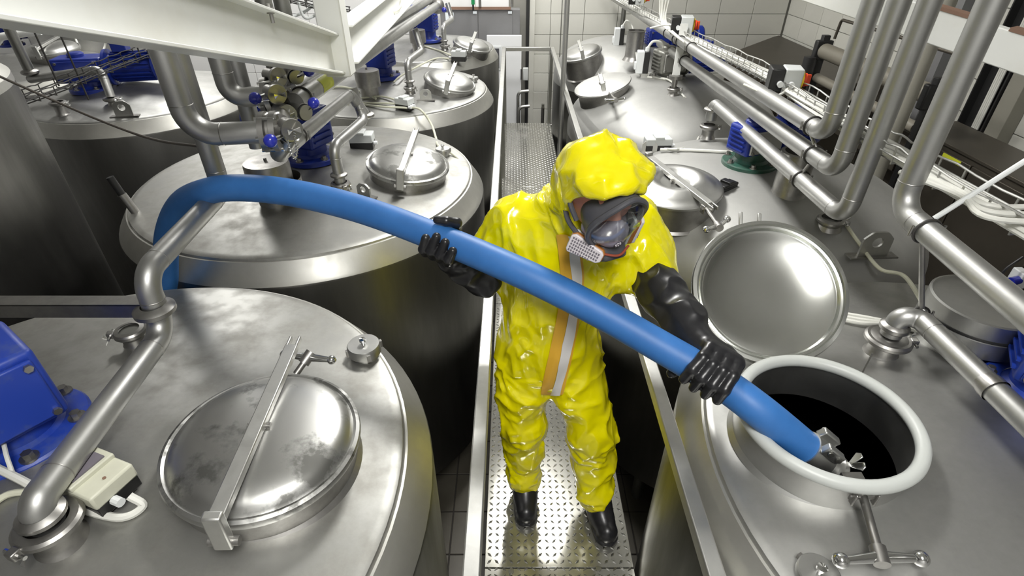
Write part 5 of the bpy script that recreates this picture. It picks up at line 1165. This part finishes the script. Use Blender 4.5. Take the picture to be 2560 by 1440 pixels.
# zip strip laid on the front of the suit
def strip(cols, m, name, lift):
    pts = [(1428, 585), (1432, 640), (1436, 700), (1430, 760), (1420, 820), (1408, 880), (1396, 935), (1384, 984)]
    rows = smooth_path([V((a, b, 0)) for a, b in pts], 5); vs = []; ok = []
    for i, r_ in enumerate(rows):
        for c_ in cols:
            o_ = V((0, 0, CAMZ)); dv_ = ray(r_.x+c_*(1+0.0*i), r_.y).normalized()
            hit = bvh.ray_cast(o_, dv_)
            vs.append(hit[0]-dv_*0+hit[1]*lift if hit[0] is not None and 1.2 < hit[0].y < 1.6 else None)
    last_ = None
    for i in range(len(vs)):
        if vs[i] is None: vs[i] = vs[i-len(cols)].copy() if i >= len(cols) else V((0.2, 1.35, 1.3))
    k = len(cols); S_ = []
    for it in range(2):
        for i in range(k, len(vs)-k): vs[i] = vs[i]*0.5+(vs[i-k]+vs[i+k])*0.25
    build(MB().add(vs, [(i*k+j, (i+1)*k+j, (i+1)*k+j+1, i*k+j+1) for i in range(len(rows)-1) for j in range(k-1)]), name, m, coverall)
strip([-34, -27, -20, -13, -6], 'zip_orange', 'zip_flap', 0.006)
strip([-6, 0, 6, 12, 17], 'zip_white', 'zip_tape', 0.009)
strip([17, 20, 23], 'zip_orange', 'zip_edge', 0.006)

# --- head (skin)
lo = tuple(HC-V((0.2, 0.2, 0.22))); hi = tuple(HC+V((0.2, 0.22, 0.2)))
G = grid(lo, hi, 0.005)
d = ell(G, H(0, -0.005, 0.004), (0.074, 0.092, 0.102), AXH)
d = smin(d, ell(G, H(0, 0.028, -0.055), (0.056, 0.062, 0.066), AXH), 0.03)
d = smin(d, cap(G, tuple(H(0, 0.085, 0.012)), tuple(H(0, 0.108, -0.028)), 0.010, 0.016), 0.015)
d = smin(d, cap(G, tuple(H(-0.045, 0.075, 0.032)), tuple(H(0.045, 0.075, 0.032)), 0.014, 0.014), 0.02)
for sg in (-1, 1):
    d = smax(d, -ell(G, H(0.033*sg, 0.103, 0.008), (0.022, 0.018, 0.014), AXH), 0.012)
    d = smin(d, ell(G, H(0.033*sg, 0.080, 0.006), (0.015, 0.014, 0.013), AXH), 0.004)
    d = smin(d, ell(G, H(0.074*sg, -0.005, -0.01), (0.012, 0.02, 0.034), AXH), 0.008)
    d = smin(d, ell(G, H(0.04*sg, 0.06, -0.03), (0.026, 0.024, 0.024), AXH), 0.02)
d = smax(d, -cap(G, tuple(H(-0.022, 0.098, -0.07)), tuple(H(0.022, 0.098, -0.07)), 0.004, 0.004), 0.006)
d = smin(d, chain(G, [tuple(H(0, -0.02, -0.05)), (0.218, 1.43, 1.45)], [0.058, 0.060]), 0.03)
P, F = nets(d, lo, 0.005); P = relax(P, F, 2)
mesh_from(P, F, 'body', 'skin', person, label='flushed face and cheek')

# --- respirator
def Hv(l, f, u): return np.array(H(l, f, u))
rim = []
vis_rows = []
def shell(th, ph, r=(0.094, 0.108, 0.126), c=(0, 0.045, -0.022)):
    return H(c[0]+r[0]*math.sin(th)*math.cos(ph), c[1]+r[1]*math.cos(th)*math.cos(ph), c[2]+r[2]*math.sin(ph))
def outline(a):
    th = 0.98*math.cos(a)*(1-0.10*math.sin(a)); ph = 0.06+0.86*math.sin(a); return th, ph
ring = [shell(*outline(2*PI*i/56)) for i in range(56)]
resp = build(MB().tube(ring, 0.0085, 10, closed=True), 'respirator', 'mask_grey', person, label='full-face respirator frame')
skirt = []
for i in range(56):
    p_ = ring[i]; rel = p_-HC; c_ = HC+fA*rel.dot(fA)-uA_*0.02
    skirt.append((p_+(p_-c_).normalized()*0.004, c_+(p_-c_)*0.93-fA*0.05, c_+(p_-c_)*0.80-fA*0.085))
build(MB().add([q for k in range(3) for q in [s_[k] for s_ in skirt]], [(k*56+i, k*56+(i+1) % 56, (k+1)*56+(i+1) % 56, (k+1)*56+i) for k in range(2) for i in range(56)]), 'face_seal', 'mask_grey', resp)
vs = [shell(0, 0.08)]; fs = []; nr = 9; na = 56
for k in range(1, nr+1):
    for i in range(na):
        th, ph = outline(2*PI*i/na); vs.append(shell(th*k/nr, 0.08+(ph-0.08)*k/nr))
for i in range(na): fs.append((0, 1+i, 1+(i+1) % na))
for k in range(nr-1):
    for i in range(na): fs.append((1+k*na+i, 1+(k+1)*na+i, 1+(k+1)*na+(i+1) % na, 1+k*na+(i+1) % na))
vo = build(MB().add(vs, fs), 'visor', 'visor', resp, label='clear curved visor')
so = vo.modifiers.new('solid', 'SOLIDIFY'); so.thickness = 0.002
lo = tuple(HC-V((0.2, 0.28, 0.3))); hi = tuple(HC+V((0.25, 0.12, 0.12))); G = grid(lo, hi, 0.0045)
d = ell(G, H(0, 0.112, -0.060), (0.050, 0.034, 0.042), AXH); d = smin(d, cap(G, tuple(H(0, 0.114, -0.022)), tuple(H(0, 0.120, -0.06)), 0.014, 0.028), 0.02)
d = smin(d, cap(G, tuple(H(-0.045, 0.075, -0.07)), tuple(H(0.045, 0.075, -0.07)), 0.024, 0.024), 0.02)
P, F = nets(d, lo, 0.0045); P = relax(P, F, 2); mesh_from(P, F, 'nose_cup', 'mask_cup', resp)
dv = H(0.0, 0.1465, -0.062)
build(MB().cyl(dv, dv+fA*0.004, 0.013, 20), 'speech_port', 'mask_grey', resp)
for k in range(6):
    a = k*PI/3; build(MB().cyl(dv+fA*0.004+(lA*math.cos(a)+uA_*math.sin(a))*0.007, dv+fA*0.006+(lA*math.cos(a)+uA_*math.sin(a))*0.007, 0.0025, 8), 'port_hole', 'filter_white', resp)
# chin outlet
d = rbox(G, H(0.012, 0.135, -0.122), (0.040, 0.026, 0.026), (lA, (fA*0.85-uA_*0.5).normalized(), (fA*0.5+uA_*0.85).normalized()), 0.014)
d = smin(d, ell(G, H(0.0, 0.09, -0.112), (0.055, 0.045, 0.03), AXH), 0.02)
P, F = nets(d, lo, 0.0045); P = relax(P, F, 2); mesh_from(P, F, 'chin_outlet', 'mask_grey', resp)
build(MB().tube(smooth_path([H(-0.032, 0.148, -0.100), H(0.012, 0.166, -0.098), H(0.052, 0.148, -0.094)], 6), 0.0035, 8), 'outlet_trim', 'mask_red', resp)
# filter cartridges: rounded trapezoids on both cheeks
def cartridge(c, e1, e2, nrm):
    e1 = V(e1).normalized(); nrm = V(nrm); nrm = (nrm-e1*nrm.dot(e1)).normalized(); e2 = nrm.cross(e1)
    poly0 = [(-0.050, -0.020), (-0.044, -0.028), (0.040, -0.019), (0.050, -0.010), (0.050, 0.012), (0.042, 0.020), (-0.040, 0.030), (-0.050, 0.022)]
    k = build(MB().prism([(a*1.03, b*1.05) for a, b in poly0], c-nrm*0.010, (e1, e2, nrm), 0.014), 'cartridge_body', 'filter_brown', resp, bevel=0.003)
    build(MB().prism([(a*1.08, b*1.12) for a, b in poly0], c-nrm*0.021, (e1, e2, nrm), 0.008), 'cartridge_seat', 'gasket_white', resp, bevel=0.002)
    g = build(MB().prism(poly0, c+nrm*0.002, (e1, e2, nrm), 0.010), 'filter_grille', 'filter_white', resp, bevel=0.003)
    mb = MB()
    for i in range(12):
        for j in range(5):
            x = -0.041+i*0.0072; y = -0.0185+j*0.0092+0.0; lim = 0.024-(x+0.044)*0.09
            if abs(y) < lim: mb.box(c+e1*x+e2*y+nrm*0.0072, (0.0046, 0.0058, 0.0012), (e1, e2, nrm))
    build(mb, 'grille_slots', 'filter_hole', resp)
    return g
def cam_dir(p): return (V((0, 0, CAMZ))-p).normalized()
cA = H(-0.064, 0.118, -0.112)
e1 = (Y(1520, 628, cA.y-0.02)-Y(1440, 585, cA.y+0.02))
cartridge(cA, e1, None, (cam_dir(cA)*0.9-lA*0.25-V((0, 0, 0.35))))
cB = H(0.092, 0.105, -0.085); cartridge(cB, (uA_*-1+fA*0.25), None, lA*0.95+fA*0.25)
build(MB().tube(smooth_path([H(-0.082, 0.055, -0.055), H(-0.092, 0.02, -0.03), H(-0.088, -0.03, -0.008)], 6), 0.007, 8), 'head_strap', 'mask_grey', resp)
build(MB().tube(smooth_path([H(-0.070, 0.075, -0.10), H(-0.085, 0.03, -0.085), H(-0.082, -0.02, -0.06)], 6), 0.007, 8), 'head_strap', 'mask_grey', resp)
build(MB().prism([(-0.010, -0.008), (0.010, -0.008), (0.0, 0.010)], H(0.038, 0.140, 0.0), (lA, uA_, fA), 0.003), 'maker_mark', 'label_yellow', resp)

# --- gloves
def hose_at(px):
    best = min(range(1, len(hpath)-1), key=lambda i: abs((lambda p: (1280+FPX*p.x/(p.y*CS-(p.z-CAMZ)*SN)))(hpath[i])-px)); return hpath[best], (hpath[best+1]-hpath[best-1]).normalized()
def glove(px, under, wrist, fore, rad, spread, lo, hi, label):
    """fingers wrap round the hose; under=True: palm below/behind, False: palm above/behind"""
    c, t = hose_at(px)
    back = V((0, 1, 0)); back = (back-t*back.dot(t)).normalized(); upv = back.cross(t); 
    if upv.z < 0: upv = -upv
    front = -back
    def Q(s_, ang, r):        # ang 0 = front (towards the camera), 90 = up, -90 = down
        a = math.radians(ang); return tuple(c+t*s_+front*(math.cos(a)*r)+upv*(math.sin(a)*r))
    G = grid(lo, hi, 0.0036); rr = HOSE_R+0.0125; d = None; sg = -1 if under else 1
    angs = {True: [(-150, -118, -72, -26, 18), (-150, -118, -70, -18, 34), (-148, -116, -68, -20, 28), (-146, -114, -64, -24, 12)],
            False: [(140, 104, 62, 20, -22), (140, 104, 60, 14, -32), (140, 104, 60, 14, -30), (140, 106, 62, 20, -20)]}[under]
    order = [-0.0425, -0.0145, 0.0140, 0.0410]
    for k, s_ in enumerate(order):
        a = angs[k]; fr = [0.0165, 0.0165, 0.0160, 0.0155, 0.0138]; slant = 0.004*(k-1.5)+(0.024 if under else -0.004)
        pts = [Q(s_*0.86, a[0], rr+0.010), Q(s_*0.96, a[1], rr+0.007), Q(s_, a[2], rr+0.001), Q(s_+slant*0.6, a[3], rr), Q(s_+slant, a[4], rr-0.001)]
        e = chain(G, pts, fr, 0.006); d = e if d is None else smin(d, e, 0.0045)
    # palm: slab behind the hose
    pa, pb = (-125, -158) if under else (112, 150)
    for s0, s1, an, r_ in ((-0.034, 0.032, pa, 0.017), (-0.034, 0.034, (pa+pb)/2, 0.018), (-0.030, 0.034, pb, 0.017)):
        d = smin(d, cap(G, Q(s0, an, rr+0.012), Q(s1, an, rr+0.014), r_, r_), 0.014)
    # thumb leaves the side of the palm and closes against the fingers from the other side
    ts = -0.048 if under else -0.052
    if under: th = [Q(-0.02, -165, rr+0.014), Q(0.010, 168, rr+0.010), Q(0.026, 124, rr+0.006), Q(0.004, 98, rr+0.004), Q(-0.022, 88, rr+0.002)]
    else: th = [Q(-0.03, 160, rr+0.014), Q(-0.055, -172, rr+0.010), Q(-0.074, -130, rr+0.010), Q(-0.086, -100, rr+0.012)]
    d = smin(d, chain(G, th, [0.018, 0.0165, 0.0155, 0.0145, 0.0130][:len(th)], 0.006), 0.006)
    # wrist and long cuff
    pw = Q(0.0, pb, rr+0.020)
    pts = [pw]+[tuple(p) for p in wrist+fore]; d = smin(d, chain(G, pts, [0.030]+rad, 0.02), 0.022)
    e_, b_ = V(fore[-1]), (V(fore[-1])-V(fore[-2] if len(fore) > 1 else wrist[-1])).normalized()
    cut = (G[0]-e_.x)*b_.x+(G[1]-e_.y)*b_.y+(G[2]-e_.z)*b_.z
    d = smax(d, cut-0.03, 0.01)
    P, F = nets(d, lo, 0.0036); P = relax(P, F, 2); N = normals(P, F)
    D = np.zeros(len(P)); w0 = np.array(wrist[0]); e0 = np.array(e_)
    f_ = np.clip(((P-w0)@(e0-w0))/((e0-w0)@(e0-w0)), 0, 1); f_ = np.clip(f_*4, 0, 1)
    for i in np.nonzero(f_ > 0.02)[0]:
        p = P[i]; r1 = 1-abs(noise.noise(V((p[0]*13+2, p[1]*13, p[2]*16+1))))*2; D[i] = 0.010*(r1-0.4)*f_[i]
    P = P+N*D[:, None]; P = relax(P, F, 1, 0.4)
    return mesh_from(P, F, 'glove', 'rubber_black', person, label=label)
glove(1097, True, [V((-0.195, 1.475, 1.245))], [V((-0.145, 1.495, 1.205)), V((-0.085, 1.505, 1.155))], [0.044, 0.060, 0.069], 1, (-0.42, 1.30, 1.05), (0.02, 1.62, 1.45), 'black rubber gauntlet gripping the hose from below')
glove(1782, False, [V((0.528, 1.115, 1.178))], [V((0.500, 1.22, 1.19)), V((0.462, 1.35, 1.20)), V((0.440, 1.425, 1.215))], [0.040, 0.058, 0.066, 0.068], 1, (0.28, 0.90, 0.98), (0.70, 1.53, 1.34), 'black rubber gauntlet holding the hose from above')

# --- boots
def boot(toe, heel, label):
    toe, heel = V(toe), V(heel); dr = (toe-heel).normalized(); lo = (min(toe.x, heel.x)-0.12, toe.y-0.12, -0.01); hi = (max(toe.x, heel.x)+0.12, heel.y+0.14, 0.24)
    G = grid(lo, hi, 0.006)
    T = toe-dr*0.052; Hh = heel+dr*0.045
    d = chain(G, [(T.x, T.y, 0.042), ((T.x+Hh.x)/2, (T.y+Hh.y)/2, 0.052), (Hh.x, Hh.y, 0.05)], [0.046, 0.044, 0.042], 0.03)
    d = smin(d, chain(G, [(T.x-dr.x*0.06, T.y-dr.y*0.06, 0.06), (Hh.x+dr.x*0.05, Hh.y+dr.y*0.05, 0.10), (Hh.x+dr.x*0.02, Hh.y+dr.y*0.02, 0.2)], [0.046, 0.052, 0.055], 0.03), 0.03)
    sole = cap(G, (T.x, T.y, 0.012), (Hh.x, Hh.y, 0.012), 0.0505, 0.045); sole = np.maximum(sole, G[2]-0.024)
    d = np.minimum(d, sole); d = np.maximum(d, 0.0028-G[2])
    P, F = nets(d, lo, 0.006); P = relax(P, F, 1); mesh_from(P, F, 'boot', 'rubber_black', person, label=label)
boot((0.062, 1.302, 0), (0.055, 1.575, 0), 'black rubber boot pointing straight ahead'); boot((0.408, 1.215, 0), (0.345, 1.475, 0), 'black rubber boot turned outwards')
